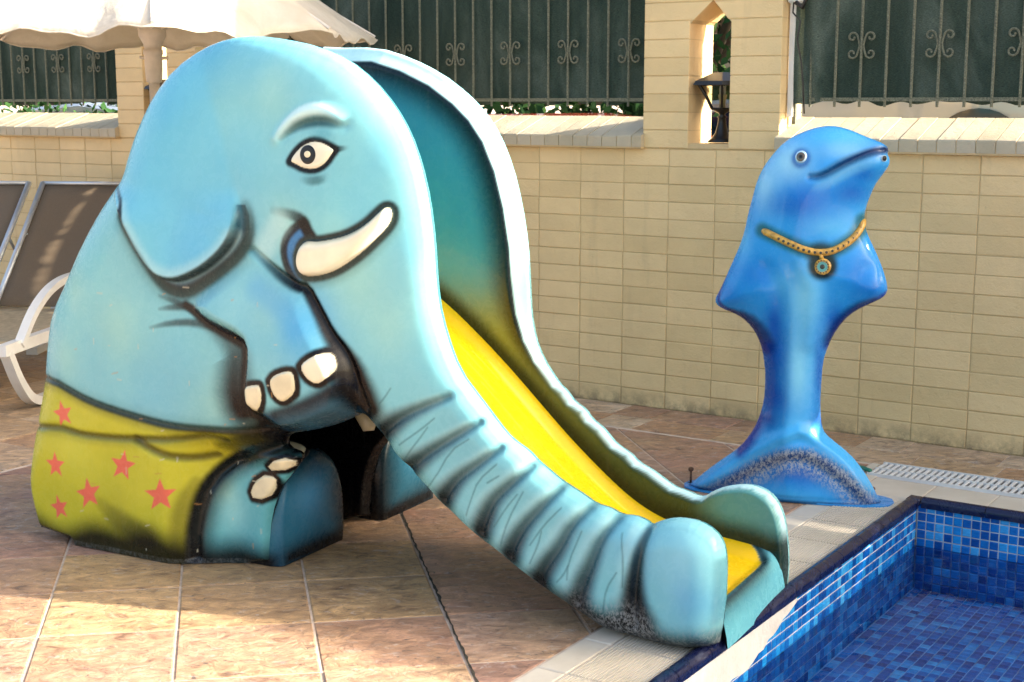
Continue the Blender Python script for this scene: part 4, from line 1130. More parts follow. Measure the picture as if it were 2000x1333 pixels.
    # paw underside
    pd = UL(zl((350, 350), 2.5786, [(395, 1172), (480, 1160), (600, 1118), (730, 1048), (835, 958), (900, 1040), (960, 1170), (800, 1290), (620, 1320), (440, 1240)]))
    P_.fill(pd, .045, (.012, .045, .085), .97)
    L(zl((350, 350), 2.5786, [(500, 1190), (600, 1165), (720, 1110), (800, 1060)]), [6, 10, 10, 6], 16, (.006, .01, .014), .8)
    L(zl((350, 350), 2.5786, [(560, 1225), (680, 1205), (800, 1150)]), 6, 30, (.07, .17, .24), .45)
    L(zl((350, 350), 2.5786, [(350, 1120), (362, 1160), (400, 1185), (480, 1225)]), [4, 8, 12, 16], 10, BLACK, .9)
    # jaw line down to the trunk
    P_.stroke(jaw, np.array([4, 8, 12, 14, 15, 15, 15, 18, 26, 38, 44])*K, np.array([8, 10, 12, 10, 8, 8, 9, 12, 22, 30, 34])*K, BLACK, [.3, .7, .9, 1, 1, 1, 1, 1, 1, 1, 1])
    # cheek fold and the blue socket of the tusk
    cres = UL(zl((500, 180), 3.174, [(300, 805), (240, 842), (190, 900), (172, 970), (182, 1050), (220, 1130), (270, 1180), (300, 1150), (240, 1080), (232, 1000), (262, 940), (330, 905), (318, 850)]))
    P_.fill(cres, .008, (.045, .19, .40), 1)
    Z3 = lambda q, w, so, c=BLACK, a=1.0: L(zl((500, 180), 3.174, q), w, so, c, a)
    Z3([(300, 805), (240, 842), (190, 900), (172, 970), (182, 1050), (220, 1130), (268, 1185)], [8, 9, 9, 9, 8, 9, 10], 8, BLACK, .95)
    Z3([(105, 735), (190, 750), (260, 775), (300, 810), (318, 860), (345, 895)], [3, 6, 10, 15, 16, 14], [10, 11, 11, 10, 9, 8], BLACK, [.2, .6, .9, 1, 1, 1])
    Z3([(150, 810), (100, 880), (60, 960)], 12, 30, (.50, .74, .70), .5)
    # tusk outline, eye, brow
    tp = np.concatenate([tusk_poly, tusk_poly[:1]])
    P_.stroke(tp, 16*K, 8*K, BLACK, 1, 1); P_.stroke(tp+np.array([0, -.012]), 8*K, 22*K, (.05, .1, .09), .4)
    P_.fill(tusk_poly, .003, CREAM, 1)
    P_.stroke(np.concatenate([eye_poly, eye_poly[:1]]), 13*K, 7*K, BLACK, 1)
    P_.fill(eye_poly, .003, CREAM, 1)
    Z3([(470, 352), (500, 354), (525, 352), (570, 345)], [8, 9, 5, 1], [3, 4, 5, 5], BLACK, [1, 1, .8, .1])
    Z3([(240, 415), (212, 430), (180, 440)], [7, 4, 1], [4, 4, 5], BLACK, [1, .8, 0])
    P_.stroke(brow_l, np.array([2, 6, 10, 13, 14, 10, 4])*K, 10*K, (.55, .80, .82), [.3, .7, .85, .9, .9, .7, .2])
    P_.stroke(brow_d, np.array([1, 3, 6, 8, 8, 6, 2])*K, np.array([6, 9, 12, 13, 13, 12, 8])*K, (.02, .07, .075), [.3, .7, .85, .9, .9, .7, .2])
    Z3([(350, 260), (420, 255), (480, 285)], [2, 5, 2], 12, (.07, .30, .38), [.2, .6, .2])
    Z3([(290, 540), (340, 552), (400, 545), (440, 520)], [2, 6, 6, 1], 10, (.02, .08, .085), [.2, .7, .7, .1])
    # nails
    for q in nail_polys:
        P_.stroke(np.concatenate([q, q[:1]]), 14*K, 8*K, BLACK, 1, 1); P_.stroke(np.concatenate([q, q[:1]])[3:6], 13*K, 7*K, BLACK, 1)
        P_.fill(q, .003, CREAM, 1, 1)
    fn = NAIL1
    unused = (zl((0, 800), 2.222, [(1090, 360), (1112, 312), (1148, 286), (1195, 298), (1200, 340), (1180, 372), (1130, 392), (1096, 380)]))
    P_.stroke(np.concatenate([fn, fn[:1]]), 13*K, 9*K, BLACK, 1, 0); P_.fill(fn, .003, CREAM, 1, 0)
    P_.stroke(UL(nail2+nail2[:1]), 11*K, 8*K, BLACK, 1, 0); P_.fill(UL(nail2), .003, CREAM, 1, 0)
    # trunk rings
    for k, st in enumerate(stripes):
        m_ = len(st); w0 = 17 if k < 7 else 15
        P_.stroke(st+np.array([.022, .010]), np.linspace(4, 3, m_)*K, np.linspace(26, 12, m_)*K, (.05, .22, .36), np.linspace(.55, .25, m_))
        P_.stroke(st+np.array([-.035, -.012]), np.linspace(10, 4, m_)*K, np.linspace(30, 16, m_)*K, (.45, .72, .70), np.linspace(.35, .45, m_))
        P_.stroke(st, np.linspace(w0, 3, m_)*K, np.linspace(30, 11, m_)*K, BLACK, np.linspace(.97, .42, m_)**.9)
    rs = np.random.RandomState(5)
    for q in ([(140, 20), (115, 60), (90, 90)], [(330, 150), (270, 200), (180, 265)], [(300, 190), (250, 260), (218, 345)], [(480, 240), (400, 290), (330, 420), (310, 450)], [(600, 350), (520, 420), (490, 500), (470, 570)], [(610, 400), (560, 430)], [(690, 480), (640, 540), (590, 620)], [(715, 470), (650, 590), (620, 700)], [(880, 540), (800, 620), (745, 700)], [(795, 640), (780, 700), (745, 780)], [(970, 640), (910, 780), (905, 850)], [(1120, 820), (1075, 890), (1062, 980)], [(1145, 650), (1150, 780), (1145, 880)], [(910, 790), (890, 830), (862, 860)]):
        L(zl((700, 750), 2.222, q), [.5, 1.2]+[.5]*(len(q)-2), 2.6, (.05, .14, .15), .55)
    # worn black foot of trunk and nose
    un = UL(zl((700, 750), 2.222, [(1570, 1150), (1430, 1158), (1330, 1140), (1260, 1105), (1200, 1085), (1150, 1075), (1080, 1055), (1000, 1000), (900, 935), (780, 850)]))
    P_.stroke(un, np.array([30, 36, 40, 52, 60, 56, 46, 36, 24, 10])*K, np.array([50, 50, 55, 60, 60, 60, 50, 45, 40, 36])*K, BLACK, [.95, .95, .97, 1, 1, 1, 1, .95, .8, .5])
    P_.stroke(un[:8], np.array([24, 24, 30, 50, 60, 56, 50, 40])*K, 60*K, BLACK, [.35, .35, .4, .55, .6, .6, .5, .3], wear=True)
    L(zl((700, 750), 2.222, [(1215, 1020), (1200, 920), (1205, 820), (1225, 720), (1262, 640)]), [26, 16, 8, 5, 3], [40, 30, 18, 12, 8], BLACK, [1, .95, .9, .8, .5])
    b(1330, 1090, 60, (.27, .60, .68), .7); b(1340, 1170, 34, (.13, .40, .60), .5); b(1380, 1180, 30, (.09, .33, .52), .5)
    P_.stroke(UL([(1410, 1100), (1408, 1160), (1402, 1210)]), 2*K, 14*K, (.03, .12, .18), .5)
    # scuffs in the blue and on the shorts
    for _ in range(46):
        x, y = rs.uniform(110, 540), rs.uniform(560, 1080); a = rs.uniform(-.3, .3) if rs.rand() < .6 else 1.5; l_ = rs.uniform(2, 12)
        L([(x, y), (x+l_*math.cos(a), y+l_*math.sin(a))], .8, 1.6, (.62, .60, .45) if rs.rand() < .7 else (.5, .25, .08), .55, 0)
    # belly underside right of the shorts goes black
    P_.stroke(UL([(530, 835), (560, 850), (585, 868)]), 26*K, 20*K, BLACK, 1)

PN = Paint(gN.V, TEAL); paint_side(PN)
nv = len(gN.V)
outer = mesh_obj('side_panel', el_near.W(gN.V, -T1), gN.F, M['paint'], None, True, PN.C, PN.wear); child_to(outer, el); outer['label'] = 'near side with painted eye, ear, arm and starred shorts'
# inner skin of the near wall
def inner_T(g, out, r=.045):
    dr = seg_dist(g.V, open_outline(out)); return r*qround(dr/.045)
inn = inner_T(gN, near_out)
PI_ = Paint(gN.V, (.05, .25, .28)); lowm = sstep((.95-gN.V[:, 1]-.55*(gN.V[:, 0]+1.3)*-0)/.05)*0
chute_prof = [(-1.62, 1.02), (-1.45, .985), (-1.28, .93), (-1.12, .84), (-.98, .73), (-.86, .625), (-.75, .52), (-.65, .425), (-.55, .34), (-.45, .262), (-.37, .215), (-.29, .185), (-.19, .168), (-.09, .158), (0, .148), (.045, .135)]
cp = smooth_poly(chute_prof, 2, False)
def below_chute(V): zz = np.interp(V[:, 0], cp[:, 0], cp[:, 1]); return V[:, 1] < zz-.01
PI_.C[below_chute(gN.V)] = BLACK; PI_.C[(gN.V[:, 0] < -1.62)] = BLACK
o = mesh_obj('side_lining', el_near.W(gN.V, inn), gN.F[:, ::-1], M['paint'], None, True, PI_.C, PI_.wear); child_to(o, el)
# far wall
gF = Grid(far_out, .0038)
TF, _ = base_T(gF, far_out); PFo = Paint(gF.V, TEAL)
PFo.fill(np.array([[-2.7, -.2], [-2.7, .5], [-1.9, .40], [-1.45, .40], [-1.40, -.2]]), .01, YEL); 
PFo._apply((1-sstep((gF.V[:, 1]-.03)/.1))*(gF.V[:, 0] < -1.3), BLACK); PFo._apply(((gF.V[:, 0] > -1.8) & (gF.V[:, 0] < -1.2) & (gF.V[:, 1] < .45))*1.0, BLACK)
o = mesh_obj('side_panel', far_plane.W(gF.V, EW+TF), gF.F[:, ::-1], M['paint'], None, True, PFo.C, PFo.wear); child_to(o, el)
PFi = Paint(gF.V, (.03, .23, .36)); V = gF.V
crest, _, _ = pl_dist(V, far_top)
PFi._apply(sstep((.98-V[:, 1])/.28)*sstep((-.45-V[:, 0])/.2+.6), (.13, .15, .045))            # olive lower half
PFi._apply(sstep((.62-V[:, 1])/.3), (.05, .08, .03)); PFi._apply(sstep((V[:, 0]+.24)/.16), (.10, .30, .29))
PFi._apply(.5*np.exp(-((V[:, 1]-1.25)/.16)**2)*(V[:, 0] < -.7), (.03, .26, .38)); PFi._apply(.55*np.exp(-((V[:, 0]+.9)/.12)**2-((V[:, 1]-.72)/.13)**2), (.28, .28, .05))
edge_w = .10*sstep((V[:, 1]-.5)/.5)+.028
sel = (V[:, 0] < -.22)
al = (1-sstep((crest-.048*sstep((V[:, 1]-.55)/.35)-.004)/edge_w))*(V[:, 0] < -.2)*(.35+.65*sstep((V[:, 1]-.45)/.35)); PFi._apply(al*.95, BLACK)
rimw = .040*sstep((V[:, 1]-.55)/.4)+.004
al = 1-sstep((crest-rimw)/.006); PFi._apply(al, (.50, .78, .82))  # light blue crest made paler, sunlit brightness put into its colour
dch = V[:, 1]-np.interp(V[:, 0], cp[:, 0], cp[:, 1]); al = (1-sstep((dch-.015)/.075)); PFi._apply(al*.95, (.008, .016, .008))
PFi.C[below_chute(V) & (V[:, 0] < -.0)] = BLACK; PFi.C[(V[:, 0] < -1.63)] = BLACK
dsF = seg_dist(V, open_outline(far_out)); rF = .014+.05*sstep((V[:, 1]-.55)/.4)
inF = .010*qround(dsF/.012)+.035*sstep(dsF/rF) 
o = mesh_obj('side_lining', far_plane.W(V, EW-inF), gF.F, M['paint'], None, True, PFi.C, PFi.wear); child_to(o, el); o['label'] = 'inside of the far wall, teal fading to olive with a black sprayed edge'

# chute: yellow floor curving up into both walls, ending in a blue lip above the pool rim
def frame_pt(s, t, z): p = np.array(EO)+el_near.a*s+el_near.n*t; return (p[0], p[1], z)
lip = [(.055, .128), (.066, .116), (.076, .098), (.084, .07), (.092, .035), (.096, .003)]
prof = np.concatenate([cp[cp[:, 0] < .046], lip]); dense = []
for i in range(len(prof)-1):
    n_ = max(1, int(np.hypot(*(prof[i+1]-prof[i]))/(.008 if prof[i][0] < -.1 else .004)))
    for k in range(n_): dense.append(prof[i]+(prof[i+1]-prof[i])*k/n_)
dense.append(prof[-1]); dense = np.array(dense)
NT = 120; t0, t1 = .030, EW-.035; vs_ = []; st_ = []
for s, z in dense:
    flat = 1-sstep((s-.02)/.05)
    for k in range(NT+1):
        f = k/NT; t = t0+(t1-t0)*f; e = min(t-t0, t1-t)
        up_ = .035*(1-sstep(e/.075))-.035
        vs_.append(frame_pt(s, t, max(.003, z+up_*flat*(1 if z > .05 else 0)))); st_.append((s, t))
fs = np.array([(i*(NT+1)+k, (i+1)*(NT+1)+k, (i+1)*(NT+1)+k+1, i*(NT+1)+k+1) for i in range(len(dense)-1) for k in range(NT)])
st_ = np.array(st_); PC = Paint(st_, (.80, .51, .007))
yend = smooth_poly(np.array([[-2, .0], [-2, .7], [-.05, .56], [.03, .50], [.047, .44], [.050, .30], [.052, .1], [.052, -.1]]), 1)
ins = inside(st_, yend); d, _, _ = pl_dist(st_, yend, True); sd_ = np.where(ins, -d, d); PC._apply(sstep((sd_+.002)/.006), (.13, .42, .50))
PC._apply(np.exp(-((sd_-.012)/.018)**2)*(sd_ > 0), (.015, .04, .05)); PC._apply(.7*np.exp(-((st_[:, 0]-.085)/.004)**2)*0, BLACK)
PC._apply(.35*np.exp(-((st_[:, 1]-.30)/.05)**2)*(sd_ < -.004), (.70, .36, .01))
for _k in range(70):
    _s = random.uniform(-1.2, -.30); _t = random.uniform(.12, .50); PC.stroke([(_s, _t), (_s+random.uniform(.05, .22), _t+random.uniform(-.004, .004))], .0012, .004, (.55, .36, .04) if _k % 2 else (.88, .68, .12), .35, 0)
for s0_, t_, l_ in ((-.42, .36, .10), (-.35, .38, .12), (-.38, .40, .07), (-.30, .37, .06)): PC.stroke([(s0_, t_), (s0_+l_, t_+.004)], .0012, .002, (.1, .08, .01), .8, 0)
mch = mesh_obj('chute', vs_, fs, M['paint'], None, True, PC.C, PC.wear); child_to(mch, el); mch['label'] = 'yellow sliding surface ending in a blue lip'
# underside of the chute
m_ = MB(); vs2 = []
for s, z in dense[::3]:
    for t in (.04, EW-.04): vs2.append(frame_pt(s, t, max(.002, z-.055)))
f2 = [(2*i, 2*i+1, 2*i+3, 2*i+2) for i in range(len(vs2)//2-1)]
M['raw'] = simple('raw_fibreglass_dark', (.010, .010, .010), .8)
child_to(m_.add(vs2, f2).build('chute_underside', M['raw']), el)
# back of the body, closing the shell between both sides up to the platform, and the top hood lining
ng = [tuple(p) for p in smooth_poly(near_back, 1, False)]
vs3 = []; 
for s, z in ng:
    if z > 1.12: continue
    for k in range(13):
        f = k/12; bow = .03*math.sin(math.pi*f); vs3.append(frame_pt(s-bow*.3+.012, -.0+EW*f, z))
nr = len(vs3)//13; f3 = [(i*13+k, (i+1)*13+k, (i+1)*13+k+1, i*13+k+1) for i in range(nr-1) for k in range(12)]
child_to(mesh_obj('back_panel', vs3, np.array(f3), M['paint'], None, True, np.tile(np.array(TEAL), (len(vs3), 1))), el)
vs4 = [frame_pt(-2.2, .02, .97), frame_pt(-1.60, .02, 1.0), frame_pt(-1.60, EW-.02, 1.0), frame_pt(-2.2, EW-.02, .97)]
child_to(MB().add(vs4, [(0, 1, 2, 3)]).build('platform', M['raw']), el)
# soles: the blocks of both feet
def foot(mir):
    NS, NA = 16, 40; V_ = []; C_ = []
    ss = list(np.linspace(-1.72, -1.49, 8))+[-1.49+.062*math.sin(R(a)) for a in (15, 30, 45, 60, 75, 90)]
    sc = [1]*8+[1-.15*(1-math.cos(R(a))) for a in (15, 30, 45, 60, 75, 90)]
    prof = [(-.002, .003), (-.004, .10), (.002, .18), (.020, .25), (.065, .308), (.13, .345), (.20, .362), (.28, .345), (.34, .30), (.375, .22), (.385, .12), (.375, .003)]
    pr = smooth_poly(np.array(prof), 2, False)
    cx, czz = .18, .0
    for s, k in zip(ss, sc):
        for (t, z) in pr: V_.append((s, cx+(t-cx)*k, z*k if z > .02 else z))
    m_ = len(pr); F_ = [(i*m_+j, i*m_+j+1, (i+1)*m_+j+1, (i+1)*m_+j) for i in range(len(ss)-1) for j in range(m_-1)]
    # sole: fill grid towards the centre
    last = (len(ss)-1)*m_; rings = [last]
    for q in range(1, 9):
        b = len(V_); f = 1-q/8.5
        for j in range(m_):
            s0_, t0_, z0_ = V_[last+j]; V_.append((s0_+.012*(1-f*f), .18+(t0_-.18)*f, .15+(z0_-.15)*f if True else z0_))
        rings.append(b)
    for a, b in zip(rings[:-1], rings[1:]): F_ += [(a+j, a+j+1, b+j+1, b+j) for j in range(m_-1)]
    # the bottom opening of the rings: close each ring's chord
    F_ += [(a+m_-1, a, b, b+m_-1) for a, b in zip(rings[:-1], rings[1:])]
    F_.append(tuple(rings[-1]+j for j in range(m_)))
    V_ = np.array(V_); P_ = Paint(V_[:, 1:3], (.03, .16, .32))
    t, z, s = V_[:, 1], V_[:, 2], V_[:, 0]
    e = np.minimum.reduce([(t+.09)/.09, (.385-t)/.17, (z)/.12, (.362-z)/.15])
    front = sstep((s+1.475)/.05)
    P_.C = np.tile(np.array((.03, .17, .27)), (len(V_), 1))
    P_.blob((.16, .22), (.10, .09), (.07, .34, .58), .95)
    P_._apply((1-sstep(e/1.0)), (.006, .010, .014))
    side_c = np.array((.003, .003, .004) if mir else (.03, .15, .21)); P_.C = P_.C*front[:, None]+(1-front)[:, None]*side_c
    P_._apply((1-front)*sstep((t-.1)/.1), BLACK); P_._apply(1-sstep((z-.02)/.05), BLACK)
    P_._apply(.5*np.exp(-((t-.012)/.02)**2)*front, (.02, .10, .17))
    tt = np.where(mir, .97-V_[:, 1], V_[:, 1])
    Wv = [frame_pt(a, b_, c) for a, b_, c in zip(V_[:, 0], tt, V_[:, 2])]
    me_o = mesh_obj('foot', Wv, F_, M['paint'], None, True, P_.C, P_.wear*0+.02); fix_normals(me_o); child_to(me_o, el); return me_o
foot(False); 
ff = foot(True)
def dome_nail(px, t_, z_, s_, w, h, tilt, mir=False):
    # rounded toenail cap lying on the bevel of the foot
    for name, k, mat, off in (('nail_border', 1.25, M['black'], -.003), ('toenail', 1.0, M['cream'], .001)):
        m_ = MB(); rings = []; n = 20
        cen = np.array([s_, t_, z_]); nrm = np.array(tilt); nrm = nrm/np.linalg.norm(nrm); ax = np.array([1, 0, 0.])-nrm*nrm[0]; ax /= np.linalg.norm(ax); ay = np.cross(nrm, ax)
        v = []; f = []
        for i, (rr, hh) in enumerate(((1, -.004), (.96, .002), (.8, .006), (.45, .008))):
            for j in range(n):
                a = 2*math.pi*j/n; ca, sa = math.cos(a), math.sin(a); q = (abs(ca)**3.2+abs(sa)**3.2)**(-1/3.2)
                p = cen+ax*(ca*q*w*rr*k)+ay*(sa*q*h*rr*k)+nrm*(hh+off); p = (p[0], EW-p[1] if mir else p[1], p[2]); v.append(frame_pt(*p))
        for i in range(3): f += [(i*n+j, i*n+(j+1) % n, (i+1)*n+(j+1) % n, (i+1)*n+j) for j in range(n)]
        f.append(tuple(3*n+j for j in range(n))); m_.add(v, f); o = m_.build(name, mat, None, True); fix_normals(o); child_to(o, el)
fn2 = UL(nail2); patch_later = fn2
dome_nail(None, .150, .362, -1.475, .040, .030, (.30, -.45, .86))
# far paw with its pale nail, glimpsed through the gap
pw_c = on_plane(722, 822, np.array(EO)+el_near.n*(EW-.09), el_near.n)
m_ = MB().tube([(pw_c[0]-.03, pw_c[1]+.05, pw_c[2]+.06), (pw_c[0]-.02, pw_c[1], pw_c[2]+.02), (pw_c[0], pw_c[1]-.01, pw_c[2]-.016), (pw_c[0]+.02, pw_c[1]-.01, pw_c[2]-.022)], [.02, .032, .03, .012], 12)
child_to(m_.build('toenail', M['cream'], None, True), el)

# raised enamel parts on the near side: tusk, paw nails, eyeball and iris
def patch(name, poly, mat, rise, edge, parent=el, panel=el_near, h=.004, dome=.0, colour=None, sm=2):
    g = Grid(smooth_poly(poly, sm), h); t = panel.lookv(g.V)
    T = t + panel.side*(rise*qround(g.d/edge)+dome*sstep(g.d/.03)) + panel.side*.0005
    F = g.F if panel.side < 0 else g.F[:, ::-1]
    C = None
    if colour is not None: C = colour(g.V)
    o = mesh_obj(name, panel.W(g.V, panel.off+T), F, mat, None, True, C); child_to(o, parent); return o
tusk_m = patch('tusk', tusk_poly, M['ivory'], .014, .03)
for q in nail_polys: patch('toenail', q, M['ivory'] if q is nail_polys[2] else M['cream'], .005, .010, sm=1, h=.0025)
patch('toenail', fn2, M['cream'], .004, .008, sm=1, h=.0022); patch('toenail', NAIL1, M['cream'], .004, .008, sm=1, h=.0022)
eyeo = patch('eye', eye_poly, M['ivory'], .006, .02, h=.0025)
def ell(cx, cy, rx, ry, org=(500, 180), sc=3.174): return UL([(org[0]+(cx+rx*math.cos(2*math.pi*k/16))/sc, org[1]+(cy+ry*math.sin(2*math.pi*k/16))/sc) for k in range(16)])
el_T = el_near.T.copy()
def raise_T(poly, amt):
    P_ = np.stack(np.meshgrid(el_near.s0+np.arange(el_near.T.shape[0])*el_near.h, el_near.z0+np.arange(el_near.T.shape[1])*el_near.h, indexing='ij'), -1).reshape(-1, 2)
    i = inside(P_, poly); T = el_near.T.reshape(-1).copy(); T[i] -= amt; el_near.T = T.reshape(el_near.T.shape)
ir = ell(331, 388, 49, 60)
raise_T(smooth_poly(eye_poly, 1), .0062)
M['gloss_black'] = simple('glossy_black_enamel', (.004, .004, .004), .3)
o = patch('iris', ir, M['gloss_black'], .003, .008, h=.002); o.parent = eyeo; o.matrix_parent_inverse = Matrix.Translation(el.location).inverted() if False else Matrix.Identity(4)
hl = ell(325, 386, 20, 21); raise_T(ir, .0035)
o = patch('pupil_highlight', hl, M['cream'], .0015, .004, h=.0015); o.parent = eyeo; o.matrix_parent_inverse = Matrix.Identity(4)
for o in (bpy.data.objects[n] for n in bpy.data.objects.keys() if n.startswith('iris') or n.startswith('pupil_highlight')):
    o.matrix_parent_inverse = (Matrix.Translation(el.location) @ eyeo.matrix_parent_inverse).inverted() if True else None
el_near.T = el_T
# ================================================================ DOLPHIN FOUNTAIN
DO, DANG = (1.048, 5.335), 20.0
dol = thing('dolphin_fountain', 'blue fibreglass dolphin water spout standing on its tail fluke, wearing a gold painted collar', 'fountain', (DO[0], DO[1], 0))
dp = Panel(DO, DANG, 0.0, -1)
A3 = lambda q: zl((1350, 230), 2.962, q)
B3 = lambda q: zl((1350, 650), 3.333, q)
d_px = [(1725, 1000), (1721, 985), (1712, 965), (1699, 940), (1684, 917), (1668, 896), (1650, 879), (1630, 863), (1612, 848), (1605, 832), (1602, 806), (1603, 764), (1607, 710), (1613, 688), (1626, 657), (1647, 627), (1671, 607), (1704, 592), (1724, 582), (1733, 571), (1733, 556), (1725, 527), (1711, 493), (1698, 466), (1690, 446), (1688, 426), (1691, 406), (1701, 379), (1711, 358), (1728, 336), (1737, 322), (1738, 311), (1733, 301), (1736, 292), (1730, 284), (1715, 276), (1688, 266), (1664, 255), (1637, 247), (1613, 246), (1586, 251), (1556, 263), (1532, 277), (1509, 302), (1492, 325), (1479, 352), (1470, 385), (1461, 419), (1455, 449), (1445, 480), (1433, 507), (1421, 534), (1405, 569), (1397, 583), (1399, 594), (1411, 603), (1434, 612), (1452, 622), (1468, 638), (1480, 657), (1489, 682), (1494, 716), (1495, 749), (1492, 782), (1484, 812), (1472, 838), (1455, 862), (1436, 880), (1415, 894), (1395, 908), (1378, 921), (1362, 934), (1350, 944), (1342, 952), (1342, 1000)]
d_out = np.array([dp.E(x, y) for x, y in d_px]); d_out[:, 1] = np.maximum(d_out[:, 1], 0.003); d_out[0, 1] = d_out[-1, 1] = 0.003
d_out = smooth_poly(d_out, 1)
hD = .0042; gD = Grid(d_out, hD)
# inflate: membrane held at the outline, free at the ground
cg = .0126; step = 3
def membrane(g, iters=1400):
    ni, nj = g.ni//step+1, g.nj//step+1
    I, J = np.meshgrid(np.arange(ni), np.arange(nj), indexing='ij'); P_ = np.stack([g.s0+I.ravel()*g.h*step, g.z0+J.ravel()*g.h*step], 1)
    m = inside(P_, g.outline).reshape(ni, nj).astype(float); u = np.zeros((ni, nj)); hh = (g.h*step)**2
    zrow = P_[:, 1].reshape(ni, nj)
    for it in range(iters):
        dn = np.roll(u, 1, 1); dn = np.where((zrow-g.h*step) < .003, u, dn)
        u = .25*(np.roll(u, 1, 0)+np.roll(u, -1, 0)+np.roll(u, -1, 1)+dn+hh*2)*m
    return u
um = membrane(gD)
ci = (gD.P[:, 0]-gD.s0)/(hD*step); cj = (gD.P[:, 1]-gD.z0)/(hD*step)
ci = np.clip(ci, 0, um.shape[0]-1.001); cj = np.clip(cj, 0, um.shape[1]-1.001); a_, b_ = ci.astype(int), cj.astype(int); fu, fv = ci-a_, cj-b_
uf = um[a_, b_]*(1-fu)*(1-fv)+um[a_+1, b_]*fu*(1-fv)+um[a_, b_+1]*(1-fu)*fv+um[a_+1, b_+1]*fu*fv
uu = uf[gD.used]; uu[gD.out] = 0
# use the true edge distance close to the outline so that the edge rounds cleanly
_dseg = seg_dist(gD.V, [(d_out[i], d_out[(i+1) % len(d_out)]) for i in range(len(d_out)) if not (d_out[i][1] < .012 and d_out[(i+1) % len(d_out)][1] < .012)])
th = np.sqrt(np.maximum(uu, 0))
edgeT = np.sqrt(np.maximum(_dseg, 0)*.12)
TD = np.minimum(th*.95, edgeT); TD = .185*np.tanh(TD/.185)
mD = gD.mask(); TD = blur2(gD.full(TD), mD, 14).reshape(-1)[gD.used]; TD = np.where(_dseg < .012, np.minimum(TD, edgeT), TD)
dp.s0, dp.z0, dp.h = gD.s0, gD.z0, hD
ex = gD.full(TD); mm = mD.copy()
for _ in range(20):
    s_ = np.zeros_like(ex); w_ = np.zeros_like(ex)
    for dx, dy in ((1, 0), (-1, 0), (0, 1), (0, -1)): s_ += np.roll(np.roll(ex*mm, dx, 0), dy, 1); w_ += np.roll(np.roll(mm, dx, 0), dy, 1)
    new = (mm == 0) & (w_ > 0); ex[new] = (s_/np.maximum(w_, 1))[new]; mm[new] = 1
dp.T = -ex; DUL = dp.UL
mouth = DUL(A3([(690, 345), (740, 345), (800, 320), (860, 285), (930, 250), (1010, 215), (1080, 193), (1140, 188)]))
fl_in = DUL(B3([(60, 1010), (240, 950), (370, 880), (500, 815), (620, 780), (740, 775), (840, 815), (930, 870), (1020, 940), (1110, 1030), (1180, 1100)]))
ridgeL = DUL(B3([(700, 640), (560, 690), (420, 760), (280, 830), (150, 920), (60, 980)]))
ridgeR = DUL(B3([(760, 650), (860, 720), (950, 770), (1030, 840), (1090, 920), (1140, 1010)]))
V = gD.V; T2 = TD.copy()
d, _, _ = pl_dist(V, smooth_poly(mouth, 1, False)); T2 -= .016*np.exp(-(d/.012)**2)*sstep(gD.d/.01)
fin = inside(V, smooth_poly(np.concatenate([fl_in, [[.45, -.1], [-.45, -.1]]]), 1)); d, _, _ = pl_dist(V, smooth_poly(fl_in, 1, False))
T2 -= .028*sstep(d/.05)*fin*sstep(gD.d/.02)*sstep((.22-V[:, 1])/.05)
for rg in (ridgeL, ridgeR):
    d, _, _ = pl_dist(V, rg); T2 += .016*np.exp(-(d/.022)**2)*sstep(gD.d/.02)
chest = DUL(A3([(560, 900), (640, 960), (700, 1100), (680, 1333)])); 
for rg, am in ((DUL(A3([(440, 880), (500, 1000), (520, 1150), (500, 1300)])), -.011), (DUL(A3([(1010, 880), (940, 1000), (850, 1130), (800, 1300)])), -.011), (DUL(A3([(640, 830), (700, 1000), (700, 1300)])), .012)):
    d, _, _ = pl_dist(V, rg); T2 += am*np.exp(-(d/.035)**2)*sstep(gD.d/.03)
eye_c = dp.U(1350+637/2.962, 230+226/2.962)
d = np.hypot(*(V-eye_c).T); T2 += .006*np.exp(-((d-.0)/.03)**2)
dp.T = -np.where(mD > 0, gD.full(T2), ex)
PD = Paint(V, (.025, .30, .74))
def db(x, y, rx, ry, c, a, Z=A3): q = Z([(x, y)])[0]; PD.blob(dp.U(*q), (rx*.0019/2.962, ry*.0019/2.962), c, a)
CY = (.16, .56, .86); DB = (.003, .07, .42); MB_ = (.008, .17, .62); VIO = (.004, .075, .42)
for q in ((560, 250, 160, 160, (.34, .66, .84), .85), (430, 400, 90, 170, (.30, .62, .84), .9), (820, 110, 260, 80, (.10, .50, .84), .7), (900, 190, 170, 60, (.30, .62, .84), .6), (650, 470, 230, 110, MB_, .95), (560, 520, 170, 80, DB, .5), (930, 440, 110, 90, VIO, .75), (1000, 330, 100, 60, DB, .6), (1060, 200, 60, 40, DB, .5), (930, 620, 110, 150, (.07, .38, .80), .7),
          (820, 640, 130, 70, (.12, .50, .82), .6), (360, 900, 150, 120, MB_, .7), (220, 1030, 110, 80, DB, .45), (960, 900, 110, 160, MB_, .6), (1060, 1000, 90, 70, DB, .5), (660, 1050, 110, 260, (.22, .62, .84), .85), (520, 960, 70, 90, (.14, .52, .84), .5), (480, 1180, 60, 160, DB, .8), (830, 1180, 70, 130, DB, .8), (300, 700, 70, 140, (.12, .50, .82), .6)): db(*q)
for q in ((560, 150, 90, 230, DB, .8), (560, 420, 80, 120, VIO, .85), (700, 250, 80, 300, (.24, .62, .80), .85), (830, 250, 40, 260, DB, .85), (780, 250, 40, 260, (.12, .50, .82), .4), (500, 560, 90, 80, (.02, .05, .30), .8), (700, 620, 120, 80, (.07, .45, .84), .8), (850, 560, 50, 60, (.03, .05, .35), .7), (640, 1060, 260, 60, (.06, .40, .80), .8), (700, 930, 160, 80, (.01, .10, .50), .7)): db(*q, Z=B3)
